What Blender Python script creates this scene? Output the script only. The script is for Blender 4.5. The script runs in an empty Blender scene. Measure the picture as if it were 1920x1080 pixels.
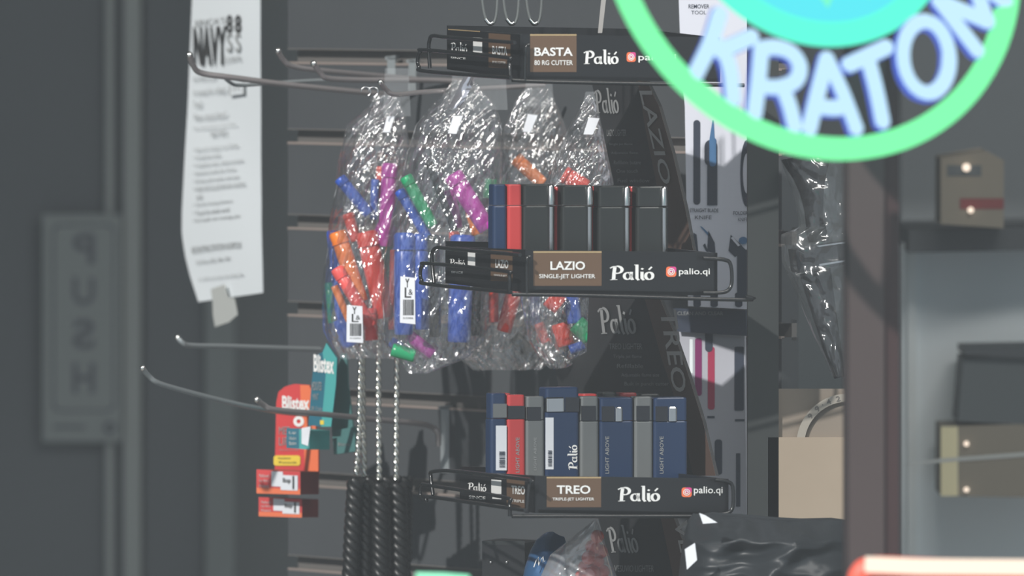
import bpy, math, random
from mathutils import Vector, noise, Matrix
random.seed(7)
S = bpy.context.scene
C = S.collection
def L1(c):
    c /= 255.0
    return c/12.92 if c <= .04045 else ((c+.055)/1.055)**2.4
def RGB(r, g, b): return (L1(r), L1(g), L1(b), 1)

# ------------------------------------------------------------------ camera, world, sun, exposure
D0 = 8.0
PITCH = math.radians(2.0)
FWD = Vector((0, math.cos(PITCH), -math.sin(PITCH)))
RGT = Vector((1, 0, 0))
DWN = Vector((0, -math.sin(PITCH), -math.cos(PITCH)))
CAMLOC = Vector((0, 0, 1.35)) - FWD*D0
cd = bpy.data.cameras.new('camera'); cam = bpy.data.objects.new('camera', cd); C.objects.link(cam)
cam.location = CAMLOC
cam.rotation_euler = (math.radians(90)-PITCH, 0, 0)
cd.sensor_width = 36; cd.lens = 333.333
cd.clip_end = 100
cd.dof.use_dof = True; cd.dof.focus_distance = D0+.22; cd.dof.aperture_fstop = 8.5
S.camera = cam
K = .00045/D0
def ray(px, py): return FWD + RGT*((px-960)*K) + DWN*((py-540)*K)
def W(px, py, d): return CAMLOC + ray(px, py)*(D0+d)

w = bpy.data.worlds.new('world'); S.world = w; w.use_nodes = True
w.node_tree.nodes['Background'].inputs[0].default_value = (.78, .9, 1.0, 1)
w.node_tree.nodes['Background'].inputs[1].default_value = .50
sd = bpy.data.lights.new('sun', 'SUN'); sun = bpy.data.objects.new('sun', sd); C.objects.link(sun)
sd.energy = 3.3; sd.angle = math.radians(1.0); sd.color = (1, .97, .93)
SUN_DIR = Vector((-.43, -.76, .48)).normalized()
sun.rotation_euler = SUN_DIR.to_track_quat('Z', 'Y').to_euler()
sun.location = (-2, -4, 4)
# fill light added out of view, above right, to brighten the product cards
ld = bpy.data.lights.new('fill_light', 'AREA'); lamp = bpy.data.objects.new('fill_light', ld); C.objects.link(lamp)
ld.shape = 'RECTANGLE'; ld.size = 1.2; ld.size_y = .3; ld.energy = 19; ld.color = (1, .97, .92)
lamp.location = (.75, -.75, 2.75)
lamp.rotation_euler = (Vector((.75, -.75, 2.75))-Vector((.2, .5, 1.3))).to_track_quat('Z', 'Y').to_euler()
S.view_settings.view_transform = 'Standard'; S.view_settings.look = 'None'
S.view_settings.exposure = 0; S.view_settings.gamma = 1; S.view_settings.use_curve_mapping = False

# ------------------------------------------------------------------ materials
def mat(name, col, rough=.5, metal=0, spec=.5, emis=None, es=1, noise_amt=0, noise_scale=30, trans=0, alpha=1, coat=0, bump=0, bscale=200):
    m = bpy.data.materials.new(name); m.use_nodes = True
    nt = m.node_tree; b = nt.nodes['Principled BSDF']
    b.inputs['Base Color'].default_value = col
    b.inputs['Roughness'].default_value = rough
    b.inputs['Metallic'].default_value = metal
    b.inputs['Specular IOR Level'].default_value = spec
    b.inputs['Transmission Weight'].default_value = trans
    b.inputs['Coat Weight'].default_value = coat
    b.inputs['Alpha'].default_value = alpha
    if emis:
        b.inputs['Emission Color'].default_value = emis
        b.inputs['Emission Strength'].default_value = es
    tc = None
    if noise_amt or bump:
        tc = nt.nodes.new('ShaderNodeTexCoord')
    if noise_amt:
        n = nt.nodes.new('ShaderNodeTexNoise'); n.inputs['Scale'].default_value = noise_scale; n.inputs['Detail'].default_value = 4
        nt.links.new(tc.outputs['Object'], n.inputs['Vector'])
        r = nt.nodes.new('ShaderNodeMapRange'); r.inputs[3].default_value = 1-noise_amt; r.inputs[4].default_value = 1+noise_amt
        nt.links.new(n.outputs[0], r.inputs[0])
        mx = nt.nodes.new('ShaderNodeMix'); mx.data_type = 'RGBA'; mx.blend_type = 'MULTIPLY'; mx.inputs[0].default_value = 1
        mx.inputs[6].default_value = col
        nt.links.new(r.outputs[0], mx.inputs[7]); nt.links.new(mx.outputs[2], b.inputs['Base Color'])
    if bump:
        n2 = nt.nodes.new('ShaderNodeTexNoise'); n2.inputs['Scale'].default_value = bscale; n2.inputs['Detail'].default_value = 3
        nt.links.new(tc.outputs['Object'], n2.inputs['Vector'])
        bp = nt.nodes.new('ShaderNodeBump'); bp.inputs['Strength'].default_value = bump; bp.inputs['Distance'].default_value = .002
        nt.links.new(n2.outputs[0], bp.inputs['Height']); nt.links.new(bp.outputs[0], b.inputs['Normal'])
    return m

def film_mat(name, tint=(1, 1, 1, 1), milky=.03, gl=.34, rough=.11, bump=1.0, sx=260, sy=70):
    m = bpy.data.materials.new(name); m.use_nodes = True
    nt = m.node_tree; nt.nodes.clear(); N = nt.nodes.new
    out = N('ShaderNodeOutputMaterial'); tr = N('ShaderNodeBsdfTransparent'); tr.inputs[0].default_value = tint
    gb = N('ShaderNodeBsdfGlossy'); gb.inputs['Roughness'].default_value = rough; gb.inputs[0].default_value = (1, 1, 1, 1)
    df = N('ShaderNodeBsdfDiffuse'); df.inputs[0].default_value = (.85, .88, .9, 1)
    tc = N('ShaderNodeTexCoord'); mp = N('ShaderNodeMapping'); mp.inputs['Scale'].default_value = (sx, sx, sy)
    mp.inputs['Rotation'].default_value = (0, .45, 0)
    nz = N('ShaderNodeTexNoise'); nz.inputs['Scale'].default_value = .35; nz.inputs['Detail'].default_value = 2.5; nz.inputs['Distortion'].default_value = 1.2
    bp = N('ShaderNodeBump'); bp.inputs['Strength'].default_value = bump; bp.inputs['Distance'].default_value = .003
    lw = N('ShaderNodeLayerWeight'); lw.inputs[0].default_value = .25
    mr = N('ShaderNodeMapRange'); mr.inputs[3].default_value = gl*.45; mr.inputs[4].default_value = gl*3
    m1 = N('ShaderNodeMixShader'); m2 = N('ShaderNodeMixShader'); m1.inputs[0].default_value = milky
    K_ = nt.links.new
    K_(tc.outputs['Object'], mp.inputs[0]); K_(mp.outputs[0], nz.inputs['Vector']); K_(nz.outputs[0], bp.inputs['Height'])
    K_(bp.outputs[0], gb.inputs['Normal']); K_(bp.outputs[0], lw.inputs['Normal']); K_(lw.outputs['Facing'], mr.inputs[0])
    K_(tr.outputs[0], m1.inputs[1]); K_(df.outputs[0], m1.inputs[2])
    K_(mr.outputs[0], m2.inputs[0]); K_(m1.outputs[0], m2.inputs[1]); K_(gb.outputs[0], m2.inputs[2]); K_(m2.outputs[0], out.inputs[0])
    return m

def emit(name, col, s=1):
    m = bpy.data.materials.new(name); m.use_nodes = True
    nt = m.node_tree; nt.nodes.clear()
    e = nt.nodes.new('ShaderNodeEmission'); e.inputs[0].default_value = col; e.inputs[1].default_value = s
    o = nt.nodes.new('ShaderNodeOutputMaterial'); nt.links.new(e.outputs[0], o.inputs[0])
    return m

M = dict(
    slat=mat('slatwall_grey', (.060, .066, .072, 1), .6, noise_amt=.15, noise_scale=6),
    groove=mat('groove_aluminium', (.20, .19, .18, 1), .4, .3),
    lip=mat('groove_lip', (.36, .30, .27, 1), .4, .3),
    backwall=mat('backwall_paint', (.20, .225, .235, 1), .8, noise_amt=.1, noise_scale=2),
    doorlight=mat('door_metal', (.34, .37, .36, 1), .5),
    doordark=mat('door_glass', (.10, .115, .125, 1), .5),
    signplate=mat('sign_plate', (.27, .305, .30, 1), .6),
    signline=mat('sign_line', (.10, .11, .13, 1), .6),
    floor=mat('floor_tile', (.25, .25, .24, 1), .6, noise_amt=.2, noise_scale=3),
    ceil=mat('ceiling_paint', (.4, .4, .4, 1), .8),
    black=mat('black_plastic', (.011, .012, .014, 1), .35),
    blackmat=mat('black_card', (.016, .017, .019, 1), .6),
    wire=mat('black_wire', (.012, .013, .014, 1), .22, spec=.6),
    white=mat('white_print', (.82, .82, .80, 1), .6),
    dimprint=mat('grey_print', (.25, .255, .255, 1), .7),
    brown=mat('brown_print', (.125, .075, .045, 1), .55),
    brownd=mat('brown_band', (.085, .052, .040, 1), .55),
    gold=mat('gold_edge', (.55, .40, .22, 1), .4, .4),
    orange_i=mat('icon_orange', (.85, .18, .07, 1), .5),
    pink_i=mat('icon_pink', (.65, .06, .25, 1), .5),
    chrome=mat('chrome', (.62, .62, .62, 1), .22, 1),
    hook=mat('hook_metal', (.40, .37, .37, 1), .38, .6),
    hooktip=mat('hook_tip', (.95, .93, .88, 1), .12, 1),
    clearhook=mat('clear_hook', (.30, .33, .34, 1), .3, .4),
    navy=mat('navy_plastic', (.014, .034, .088, 1), .35),
    red=mat('red_plastic', (.52, .05, .05, 1), .35),
    grey=mat('grey_plastic', (.17, .18, .18, 1), .4, .2),
    dark=mat('dark_window', (.018, .02, .026, 1), .25),
    gun=mat('gunmetal', (.032, .036, .036, 1), .3, .3),
    paper=mat('paper', (.78, .83, .86, 1), .8),
    ink=mat('ink_black', (.03, .03, .03, 1), .8),
    inkg=mat('ink_grey', (.30, .31, .31, 1), .8),
    tape=mat('masking_tape', (.50, .52, .50, 1), .6),
    tapeb=mat('tape_over_paper', (.60, .60, .54, 1), .6),
    card=mat('cardboard', (.30, .245, .185, 1), .85, noise_amt=.1, noise_scale=12),
    cardd=mat('cardboard_dull', (.205, .172, .138, 1), .85),
    ctape=mat('clear_tape', (.30, .275, .235, 1), .3),
    post=mat('dark_post', (.015, .019, .019, 1), .6),
    whitecard=mat('white_card', (.66, .68, .76, 1), .6),
    whitecard2=mat('white_card_dull', (.42, .43, .48, 1), .6),
    slate=mat('slate_print', (.035, .045, .07, 1), .5),
    blue_p=mat('blue_print', (.06, .16, .32, 1), .5),
    mag_p=mat('magenta_print', (.20, .02, .12, 1), .5),
    redpink=mat('crimson_print', (.36, .03, .08, 1), .5),
    mull=mat('brown_frame', (.062, .042, .040, 1), .5, noise_amt=.1, noise_scale=5),
    mulld=mat('brown_frame_seam', (.028, .018, .018, 1), .5),
    mullr=mat('red_strip', (.036, .012, .012, 1), .5),
    t_blue=mat('tube_blue', (.035, .10, .48, 1), .3, emis=None),
    t_red=mat('tube_red', (.68, .06, .035, 1), .3),
    t_pink=mat('tube_coral', (.80, .11, .10, 1), .3),
    t_orange=mat('tube_orange', (.85, .22, .03, 1), .3),
    t_mag=mat('tube_magenta', (.48, .045, .38, 1), .3),
    t_green=mat('tube_green', (.02, .34, .14, 1), .3),
    t_black=mat('tube_black', (.015, .015, .017, 1), .3),
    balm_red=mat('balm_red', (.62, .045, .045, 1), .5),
    balm_dred=mat('balm_dark_red', (.22, .03, .028, 1), .5),  # balm box sides: shade put into a darker red
    balm_or=mat('balm_orange', (.80, .17, .06, 1), .5),
    balm_y=mat('balm_yellow', (.80, .58, .05, 1), .5),
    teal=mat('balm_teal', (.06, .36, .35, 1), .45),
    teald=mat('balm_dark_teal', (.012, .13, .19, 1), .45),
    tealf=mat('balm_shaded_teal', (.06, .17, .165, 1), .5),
    silver=mat('silver_bead', (.80, .80, .74, 1), .18, 1),
    cord=mat('black_cord', (.009, .010, .010, 1), .38, spec=.5),
    bagblack=mat('black_bag', (.022, .026, .030, 1), .42, spec=.4),
    gum=mat('pink_gummy', (.78, .13, .10, 1), .35),
    foil=mat('blue_foil', (.045, .13, .28, 1), .3, .3),
    box_beige=mat('box_beige', (.24, .21, .16, 1), .6),
    box_y=mat('box_yellow', (.75, .68, .42, 1), .6),
    box_grey=mat('box_grey', (.085, .10, .105, 1), .6),
    rpanel=mat('cabinet_panel', (.78, .84, .86, 1), .6, noise_amt=.12, noise_scale=3),
    rlight=mat('cabinet_rail', (.75, .80, .80, 1), .5),
    rshelf=mat('cabinet_shelf', (.05, .057, .062, 1), .5),
    redsign=mat('red_sign', (.55, .08, .05, 1), .4, emis=(1, .16, .1, 1), es=.5),
    film=film_mat('bag_film'),
    film2=film_mat('bag_header_film', milky=.045, gl=.07, bump=.25, rough=.2),
    film3=film_mat('glossy_fold', milky=.12, gl=.30, bump=.35, rough=.2, sx=150, sy=90),
    sticker=mat('sticker', (.74, .76, .80, 1), .6),
    neon_green=emit('neon_green', (.20, 1.0, .40, 1), 1.15),
    neon_teal=emit('neon_teal', (.10, 1.0, .70, 1), 1.1),
    neon_white=emit('neon_white', (.52, .78, 1.0, 1), 1.15),
    halo_blue=emit('halo_blue', (.10, .20, 1.0, 1), .7),
    neon_cyan=emit('neon_cyan', (.10, .85, .95, 1), 1.0),
    neon_leaf=emit('neon_leaf', (.20, 1.0, .60, 1), 1.0),
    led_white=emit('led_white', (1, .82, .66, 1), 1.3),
    acrylic=mat('sign_acrylic', (.02, .022, .03, 1), .3),
)
# shop window glass; dust film put in as a haze veil
def pane_mat():
    m = bpy.data.materials.new('dust_haze_glass'); m.use_nodes = True
    nt = m.node_tree; nt.nodes.clear(); N = nt.nodes.new
    out = N('ShaderNodeOutputMaterial'); tr = N('ShaderNodeBsdfTransparent'); df = N('ShaderNodeBsdfDiffuse')
    df.inputs[0].default_value = (.78, .83, .86, 1)
    tc = N('ShaderNodeTexCoord'); nz = N('ShaderNodeTexNoise'); nz.inputs['Scale'].default_value = 2.2; nz.inputs['Detail'].default_value = 2
    mr = N('ShaderNodeMapRange'); mr.inputs[3].default_value = .016; mr.inputs[4].default_value = .026
    mx = N('ShaderNodeMixShader')
    nt.links.new(tc.outputs['Object'], nz.inputs['Vector']); nt.links.new(nz.outputs[0], mr.inputs[0]); nt.links.new(mr.outputs[0], mx.inputs[0])
    nt.links.new(tr.outputs[0], mx.inputs[1]); nt.links.new(df.outputs[0], mx.inputs[2]); nt.links.new(mx.outputs[0], out.inputs[0])
    return m
M['pane'] = pane_mat()

# ------------------------------------------------------------------ helpers
def thing(name, label, cat, loc, group=None):
    o = bpy.data.objects.new(name, None); C.objects.link(o); o.location = loc; o.empty_display_size = .02
    o['label'] = label; o['category'] = cat
    if group: o['group'] = group
    return o
def tag(o, label, cat, group=None, kind=None):
    o['label'] = label; o['category'] = cat
    if group: o['group'] = group
    if kind: o['kind'] = kind
    return o
def world_loc(o):
    l = Vector((0, 0, 0))
    while o is not None: l += o.location; o = o.parent
    return l

class MB:
    """collects world-space geometry, links it as one mesh object"""
    def __init__(s): s.v = []; s.f = []; s.m = []; s.smooth = []
    def add(s, vs, fs, mi=0, sm=False):
        b = len(s.v); s.v += [Vector(p) for p in vs]
        for f in fs: s.f.append([b+i for i in f]); s.m.append(mi); s.smooth.append(sm)
        return s
    def prism(s, pts, ext, mi=0):
        n = len(pts); ext = Vector(ext)
        vs = [Vector(p) for p in pts]+[Vector(p)+ext for p in pts]
        return s.add(vs, [list(range(n))[::-1], list(range(n, 2*n))]+[[i, (i+1) % n, n+(i+1) % n, n+i] for i in range(n)], mi)
    def box(s, o, a, b, c, mi=0):
        o = Vector(o); a = Vector(a); b = Vector(b); c = Vector(c)
        return s.prism([o, o+a, o+a+b, o+b], c, mi)
    def tube(s, pts, r, n=10, mi=0, cap=True, radii=None, closed=False):
        pts = [Vector(p) for p in pts]; m = len(pts); rings = []; prev = None
        for i, p in enumerate(pts):
            if closed: t = (pts[(i+1) % m]-pts[i-1]).normalized()
            else:
                t = (pts[min(i+1, m-1)]-pts[max(i-1, 0)])
                t = t.normalized() if t.length > 1e-9 else Vector((0, 0, 1))
            if prev is None:
                a = Vector((0, 0, 1)) if abs(t.z) < .9 else Vector((1, 0, 0))
                nn = (a-t*a.dot(t)).normalized()
            else:
                nn = prev-t*prev.dot(t); nn = nn.normalized() if nn.length > 1e-6 else prev
            prev = nn; bb = t.cross(nn); rr = radii[i] if radii else r
            rings.append([p+(nn*math.cos(2*math.pi*k/n)+bb*math.sin(2*math.pi*k/n))*rr for k in range(n)])
        vs = [q for rg in rings for q in rg]; fs = []
        for i in range(m if closed else m-1):
            j = (i+1) % m
            for k in range(n):
                fs.append([i*n+k, i*n+(k+1) % n, j*n+(k+1) % n, j*n+k])
        s.add(vs, fs, mi, True)
        if cap and not closed:
            s.add(rings[0], [list(range(n))[::-1]], mi); s.add(rings[-1], [list(range(n))], mi)
        return s
    def ball(s, c, r, mi=0, nu=12, nv=8, sc=(1, 1, 1)):
        c = Vector(c); vs = []; fs = []
        for j in range(nv+1):
            th = math.pi*j/nv
            for i in range(nu):
                ph = 2*math.pi*i/nu
                vs.append(c+Vector((r*sc[0]*math.sin(th)*math.cos(ph), r*sc[1]*math.sin(th)*math.sin(ph), r*sc[2]*math.cos(th))))
        for j in range(nv):
            for i in range(nu):
                fs.append([j*nu+i, (j+1)*nu+i, (j+1)*nu+(i+1) % nu, j*nu+(i+1) % nu])
        return s.add(vs, fs, mi, True)
    def base(s):
        xs = [p.x for p in s.v]; ys = [p.y for p in s.v]; zs = [p.z for p in s.v]
        return Vector(((min(xs)+max(xs))/2, (min(ys)+max(ys))/2, min(zs)))
    def build(s, name, mats, parent=None):
        if not isinstance(mats, (list, tuple)): mats = [mats]
        org = s.base() if parent is None else world_loc(parent)
        me = bpy.data.meshes.new(name)
        me.from_pydata([tuple(p-org) for p in s.v], [], s.f)
        for m_ in mats: me.materials.append(M[m_] if isinstance(m_, str) else m_)
        me.polygons.foreach_set('material_index', s.m); me.polygons.foreach_set('use_smooth', s.smooth)
        me.update()
        o = bpy.data.objects.new(name, me); C.objects.link(o)
        if parent is None: o.location = org
        else: o.parent = parent
        return o

class Plane:
    def __init__(s, o, n):
        s.o = Vector(o); s.n = Vector(n).normalized()
        if s.n.dot(FWD) > 0: s.n = -s.n
    def P(s, px, py, off=0):
        r = ray(px, py); o = s.o+s.n*off
        return CAMLOC+r*((o-CAMLOC).dot(s.n)/r.dot(s.n))
def plane2(xa, da, xb, db, py=540):
    """vertical plane through two image columns at given depths"""
    a = W(xa, py, da); b = W(xb, py, db); t = b-a; t.z = 0
    return Plane(a, t.cross(Vector((0, 0, 1))))

def struct(name, mb, m):
    o = mb.build(name, m); o['kind'] = 'structure'; return o

# 2D shapes in the unit square -------------------------------------------------
_tc = {}
def text2d(t, off=0.0):
    key = (t, off)
    if key in _tc: return _tc[key]
    cu = bpy.data.curves.new('t', 'FONT'); cu.body = t; cu.resolution_u = 3; cu.offset = off
    ob = bpy.data.objects.new('t', cu); C.objects.link(ob)
    bpy.context.view_layer.update()
    me = ob.evaluated_get(bpy.context.evaluated_depsgraph_get()).to_mesh()
    vs = [(v.co.x, v.co.y) for v in me.vertices]; fs = [list(p.vertices) for p in me.polygons]
    bpy.data.objects.remove(ob); bpy.data.curves.remove(cu)
    x0 = min(v[0] for v in vs); x1 = max(v[0] for v in vs); y0 = min(v[1] for v in vs); y1 = max(v[1] for v in vs)
    vs = [((x-x0)/(x1-x0), (y-y0)/(y1-y0)) for x, y in vs]
    _tc[key] = (vs, fs); return _tc[key]
def ribbons(strokes, norm=None, calli=True):
    vs = []; fs = []
    for pts, wd in strokes:
        P = pts
        L = []; R = []
        for i, (x, y) in enumerate(P):
            a = P[max(i-1, 0)]; b = P[min(i+1, len(P)-1)]
            dx, dy = b[0]-a[0], b[1]-a[1]; l = math.hypot(dx, dy) or 1
            nx, ny = -dy/l, dx/l
            ww = wd*(.42+.58*abs(math.cos(math.atan2(ny, nx)-.25))) if calli else wd
            L.append((x+nx*ww/2, y+ny*ww/2)); R.append((x-nx*ww/2, y-ny*ww/2))
        b0 = len(vs); n = len(P); vs += L+R
        for i in range(n-1): fs.append([b0+i, b0+i+1, b0+n+i+1, b0+n+i])
    if norm:
        x0, y0, x1, y1 = norm
    else:
        x0 = min(v[0] for v in vs); x1 = max(v[0] for v in vs); y0 = min(v[1] for v in vs); y1 = max(v[1] for v in vs)
    return [((x-x0)/(x1-x0), (y-y0)/(y1-y0)) for x, y in vs], fs
def arc(cx, cy, rx, ry, a0, a1, n=14): return [(cx+rx*math.cos(math.radians(a0+(a1-a0)*i/n)), cy+ry*math.sin(math.radians(a0+(a1-a0)*i/n))) for i in range(n+1)]
SCRIPT = ribbons([
    ([(11, 0), (12, 25), (14, 48)], 8.5), ([(3, 0), (20, 1)], 4), ([(3, 44), (10, 50), (20, 51)], 6),
    (arc(19, 38, 12, 13.5, 95, -110), 8),
    (arc(44, 14.5, 8, 13, 60, 400), 7), ([(53, 30), (52, 12), (55, 1), (59, 2)], 7.5),
    ([(60, 56), (66, 57), (66, 30), (66, 6), (69, 0), (72, 2)], 7.5),
    ([(74, 29), (78, 30), (78, 6), (81, 0), (84, 2)], 7.5), ([(77, 39), (80, 44)], 7),
    (arc(95, 15, 8.5, 13.5, 0, 360, 20), 7.5), ([(94, 38), (101, 49)], 5.5)])
def rrect2d(r=.2, asp=1.0, n=5):
    rx = r; ry = r*asp; v = []
    for cx, cy, a in ((1-rx, 1-ry, 0), (rx, 1-ry, 90), (rx, ry, 180), (1-rx, ry, 270)):
        for i in range(n+1):
            t = math.radians(a+90*i/n); v.append((cx+rx*math.cos(t), cy+ry*math.sin(t)))
    return v, [list(range(len(v)))]
def ring2d(t=.2, n=20):
    v = [(.5+.5*math.cos(2*math.pi*i/n), .5+.5*math.sin(2*math.pi*i/n)) for i in range(n)]
    v += [(.5+(.5-t)*math.cos(2*math.pi*i/n), .5+(.5-t)*math.sin(2*math.pi*i/n)) for i in range(n)]
    return v, [[i, (i+1) % n, n+(i+1) % n, n+i] for i in range(n)]
def quad2d(): return [(0, 0), (1, 0), (1, 1), (0, 1)], [[0, 1, 2, 3]]
def bars2d(n=16):
    rnd = random.Random(n); v = []; f = []; x = 0
    while x < 1:
        ww = rnd.choice([.02, .035, .05]); b = len(v); v += [(x, 0), (min(1, x+ww), 0), (min(1, x+ww), 1), (x, 1)]; f.append([b, b+1, b+2, b+3]); x += ww+rnd.choice([.025, .04])
    return v, f
def decal(mb, pl, q, shape, mi, off=.0003):
    """q: 4 image points for the shape's (0,0),(1,0),(1,1),(0,1), laid on the real plane pl"""
    vs, fs = shape
    if len(q) == 4 and not hasattr(q[0], '__len__'):
        x0, y0, x1, y1 = q; q = [(x0, y1), (x1, y1), (x1, y0), (x0, y0)]
    c = [pl.P(p[0], p[1], off) for p in q]
    out = [c[0]*(1-u)*(1-v)+c[1]*u*(1-v)+c[2]*u*v+c[3]*(1-u)*v for u, v in vs]
    return mb.add(out, fs, mi)
def rq(x0, y0, x1, y1, sl=0.0):
    return [(x0, y1), (x1, y1+sl*(x1-x0)), (x1, y0+sl*(x1-x0)), (x0, y0)]
def plate(mb, pl, pts, th, mi=0):
    return mb.prism([pl.P(x, y) for x, y in pts], -pl.n*th, mi)

def smooth_path(pts, n=6):
    """Catmull-Rom through points"""
    P = [Vector(p) for p in pts]; out = []
    for i in range(len(P)-1):
        p0 = P[max(i-1, 0)]; p1 = P[i]; p2 = P[i+1]; p3 = P[min(i+2, len(P)-1)]
        for k in range(n):
            t = k/n
            out.append(.5*((2*p1)+(p2-p0)*t+(2*p0-5*p1+4*p2-p3)*t*t+(3*p1-p0-3*p2+p3)*t**3))
    out.append(P[-1]); return out

# ------------------------------------------------------------------ the room
yb = 3.3
mb = MB().box((-2.6, -1.3, -.1), (5.2, 0, 0), (0, yb+1.5, 0), (0, 0, .1)); struct('floor', mb, 'floor')
mb = MB().box((-2.6, -1.3, 3.3), (5.2, 0, 0), (0, yb+1.5, 0), (0, 0, .1)); struct('ceiling', mb, 'ceil')
mb = MB().box((-2.6, yb+.1, 0), (5.2, 0, 0), (0, .1, 0), (0, 0, 3.3)); struct('wall_back', mb, 'backwall')
mb = MB().box((-2.7, -1.3, 0), (.1, 0, 0), (0, yb+1.4, 0), (0, 0, 3.3)); struct('wall_left', mb, 'backwall')
mb = MB().box((2.6, -1.3, 0), (.1, 0, 0), (0, yb+1.4, 0), (0, 0, 3.3)); struct('wall_right', mb, 'backwall')
# display window with the dust film that gives the haze
struct('window_1', MB().box((-2.6, -1.36, .3), (5.2, 0, 0), (0, .004, 0), (0, 0, 3.0)), 'pane')
# wooden mullion of the window
pm = plane2(1500, -.80, 1700, -.80)
mb = MB()
plate(mb, pm, [(1592, -300), (1658, -300), (1658, 1500), (1592, 1500)], .05, 0)
plate(mb, Plane(pm.o+Vector((0, .006, 0)), pm.n), [(1584, -300), (1593, -300), (1593, 1500), (1584, 1500)], .04, 1)
plate(mb, Plane(pm.o+Vector((0, .004, 0)), pm.n), [(1657, -300), (1686, -300), (1686, 1500), (1657, 1500)], .04, 2)
struct('trim_1', mb, ['mull', 'mulld', 'mullr'])

# back door with the sign seen from behind
pd = plane2(0, yb-.15, 540, yb-.15)
mb = MB()
plate(mb, pd, [(-260, -700), (232, -700), (232, 2600), (-260, 2600)], .03, 1)
p2 = Plane(pd.o+Vector((0, -.02, 0)), pd.n)
plate(mb, p2, [(198, -700), (212, -700), (212, 2600), (198, 2600)], .02, 0)
plate(mb, p2, [(232, -700), (264, -700), (264, 2600), (232, 2600)], .06, 0)
struct('door_1', mb, ['doorlight', 'doordark'])
mb = MB()
plate(mb, pd, [(272, -700), (385, -700), (385, 2600), (272, 2600)], .03, 1)
plate(mb, p2, [(385, -700), (440, -700), (440, 2600), (385, 2600)], .03, 0)
struct('trim_2', mb, [mat('frame_pale', (.22, .25, .25, 1), .7), 'doordark'])
ps = Plane(pd.o+Vector((0, -.035, 0)), pd.n)
mb = MB(); plate(mb, ps, [(80, 402), (228, 402), (228, 828), (80, 828)], .008, 0)
decal(mb, ps, (98, 420, 216, 772), rrect2d(.12, .33), 1, .001)
decal(mb, ps, (102, 424, 212, 768), rrect2d(.12, .33), 0, .002)
for ch, y0, y1 in (('P', 438, 495), ('U', 520, 572), ('S', 598, 655), ('H', 680, 738)):
    decal(mb, ps, [(178, y1), (136, y1), (136, y0), (178, y0)], text2d(ch, .03), 1, .003)   # mirrored: seen from the back
decal(mb, ps, [(170, 806), (100, 806), (100, 796), (170, 796)], text2d('PUSH TO OPEN'), 1, .003) if False else None
decal(mb, ps, (194, 790, 218, 814), ring2d(.3), 1, .003)
decal(mb, ps, (100, 798, 160, 803), quad2d(), 1, .003)
tag(mb.build('push_sign', ['signplate', 'signline']), 'tall blurred grey door sign with stacked mirrored letters on the far back door', 'sign')

# ------------------------------------------------------------------ slatwall
XA, DA, XB, DB = 540, .95, 1400, .45
wp = plane2(XA, DA, XB, DB)
tdir = (W(XB, 540, DB)-W(XA, 540, DA)); tdir.z = 0; tdir.normalize()
wall_n = wp.n.copy()
LW = .70
o0 = W(XA, 540, DA)
grz = [W(XA, y, DA).z for y in (-60, 105, 255, 415, 578, 737, 896, 1055)]
gh = .0125
mb = MB(); zt = 1.9
segs = [zt]
for z in grz: segs += [z+gh/2, z-gh/2]
segs += [.35]
back = -wall_n*.02
for i in range(0, len(segs), 2):
    z1 = segs[i]; z0 = segs[i+1]
    mb.box(Vector((o0.x, o0.y, z0)), tdir*LW, (0, 0, z1-z0), back, 0)
for z in grz:
    mb.box(Vector((o0.x, o0.y, z-gh/2-.003))-wall_n*.012, tdir*LW, (0, 0, gh+.006), back*.3, 1)
    mb.box(Vector((o0.x, o0.y, z-gh/2-.0012))+wall_n*.0006, tdir*LW, (0, 0, .0022), -wall_n*.004, 2)
    mb.box(Vector((o0.x, o0.y, z+gh/2))+wall_n*.0004, tdir*LW, (0, 0, .0010), -wall_n*.003, 1)
o = mb.build('slatwall_panel', ['slat', 'groove', 'lip'])
tag(o, 'dark grey grooved slatwall panel behind all the hanging goods', 'wall panel'); o['kind'] = 'structure'; o.name = 'wall_center'

# dark upright post of the rack
mb = MB(); pp = plane2(1390, .22, 1470, .22)
plate(mb, pp, [(1402, -200), (1460, -200), (1460, 1350), (1402, 1350)], .03)
tag(mb.build('rack_upright', 'post'), 'dark square upright post right of the lighter display', 'post')

# ------------------------------------------------------------------ poster
pp = plane2(345, 1.24, 490, 1.05)
root = thing('recruiting_poster', 'tall white recruiting flyer with bold black lettering hanging at the left', 'poster', pp.P(430, 560))
edge = [(-90, 362, 487), (0, 360, 488), (100, 356, 488), (200, 352, 489), (300, 346, 489), (400, 341, 490), (440, 341, 490), (480, 347, 491), (520, 357, 492), (566, 372, 493)]
def pedge(y):
    for i in range(len(edge)-1):
        a, b = edge[i], edge[i+1]
        if a[0] <= y <= b[0]:
            t = (y-a[0])/(b[0]-a[0]); return a[1]+(b[1]-a[1])*t, a[2]+(b[2]-a[2])*t
    return edge[-1][1:]
mb = MB(); nv = 40; nu = 8; vs = []; fs = []
for j in range(nv+1):
    y = -90+(566+90)*j/nv; xl, xr = pedge(y)
    for i in range(nu+1):
        u = i/nu; yy = y - 17*u*(j/nv)
        vs.append(pp.P(xl+(xr-xl)*u, yy, .002*math.sin(u*3.0)*math.sin(j*.25)))
for j in range(nv):
    for i in range(nu): fs.append([j*(nu+1)+i, j*(nu+1)+i+1, (j+1)*(nu+1)+i+1, (j+1)*(nu+1)+i])
nvv = len(vs); vs2 = vs+[v-pp.n*.0004 for v in vs]
fs2 = fs+[[a+nvv for a in f][::-1] for f in fs]
mb.add(vs2, fs2, 0, True)
def pt(x0, y0, x1, y1, t, mi=1, off=.0, sl=-.11): decal(mb, pp, rq(x0, y0, x1, y1, sl), text2d(t, off), mi, .0026)
pt(366, 38, 422, 50, "ERICA'S", 2)
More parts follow.
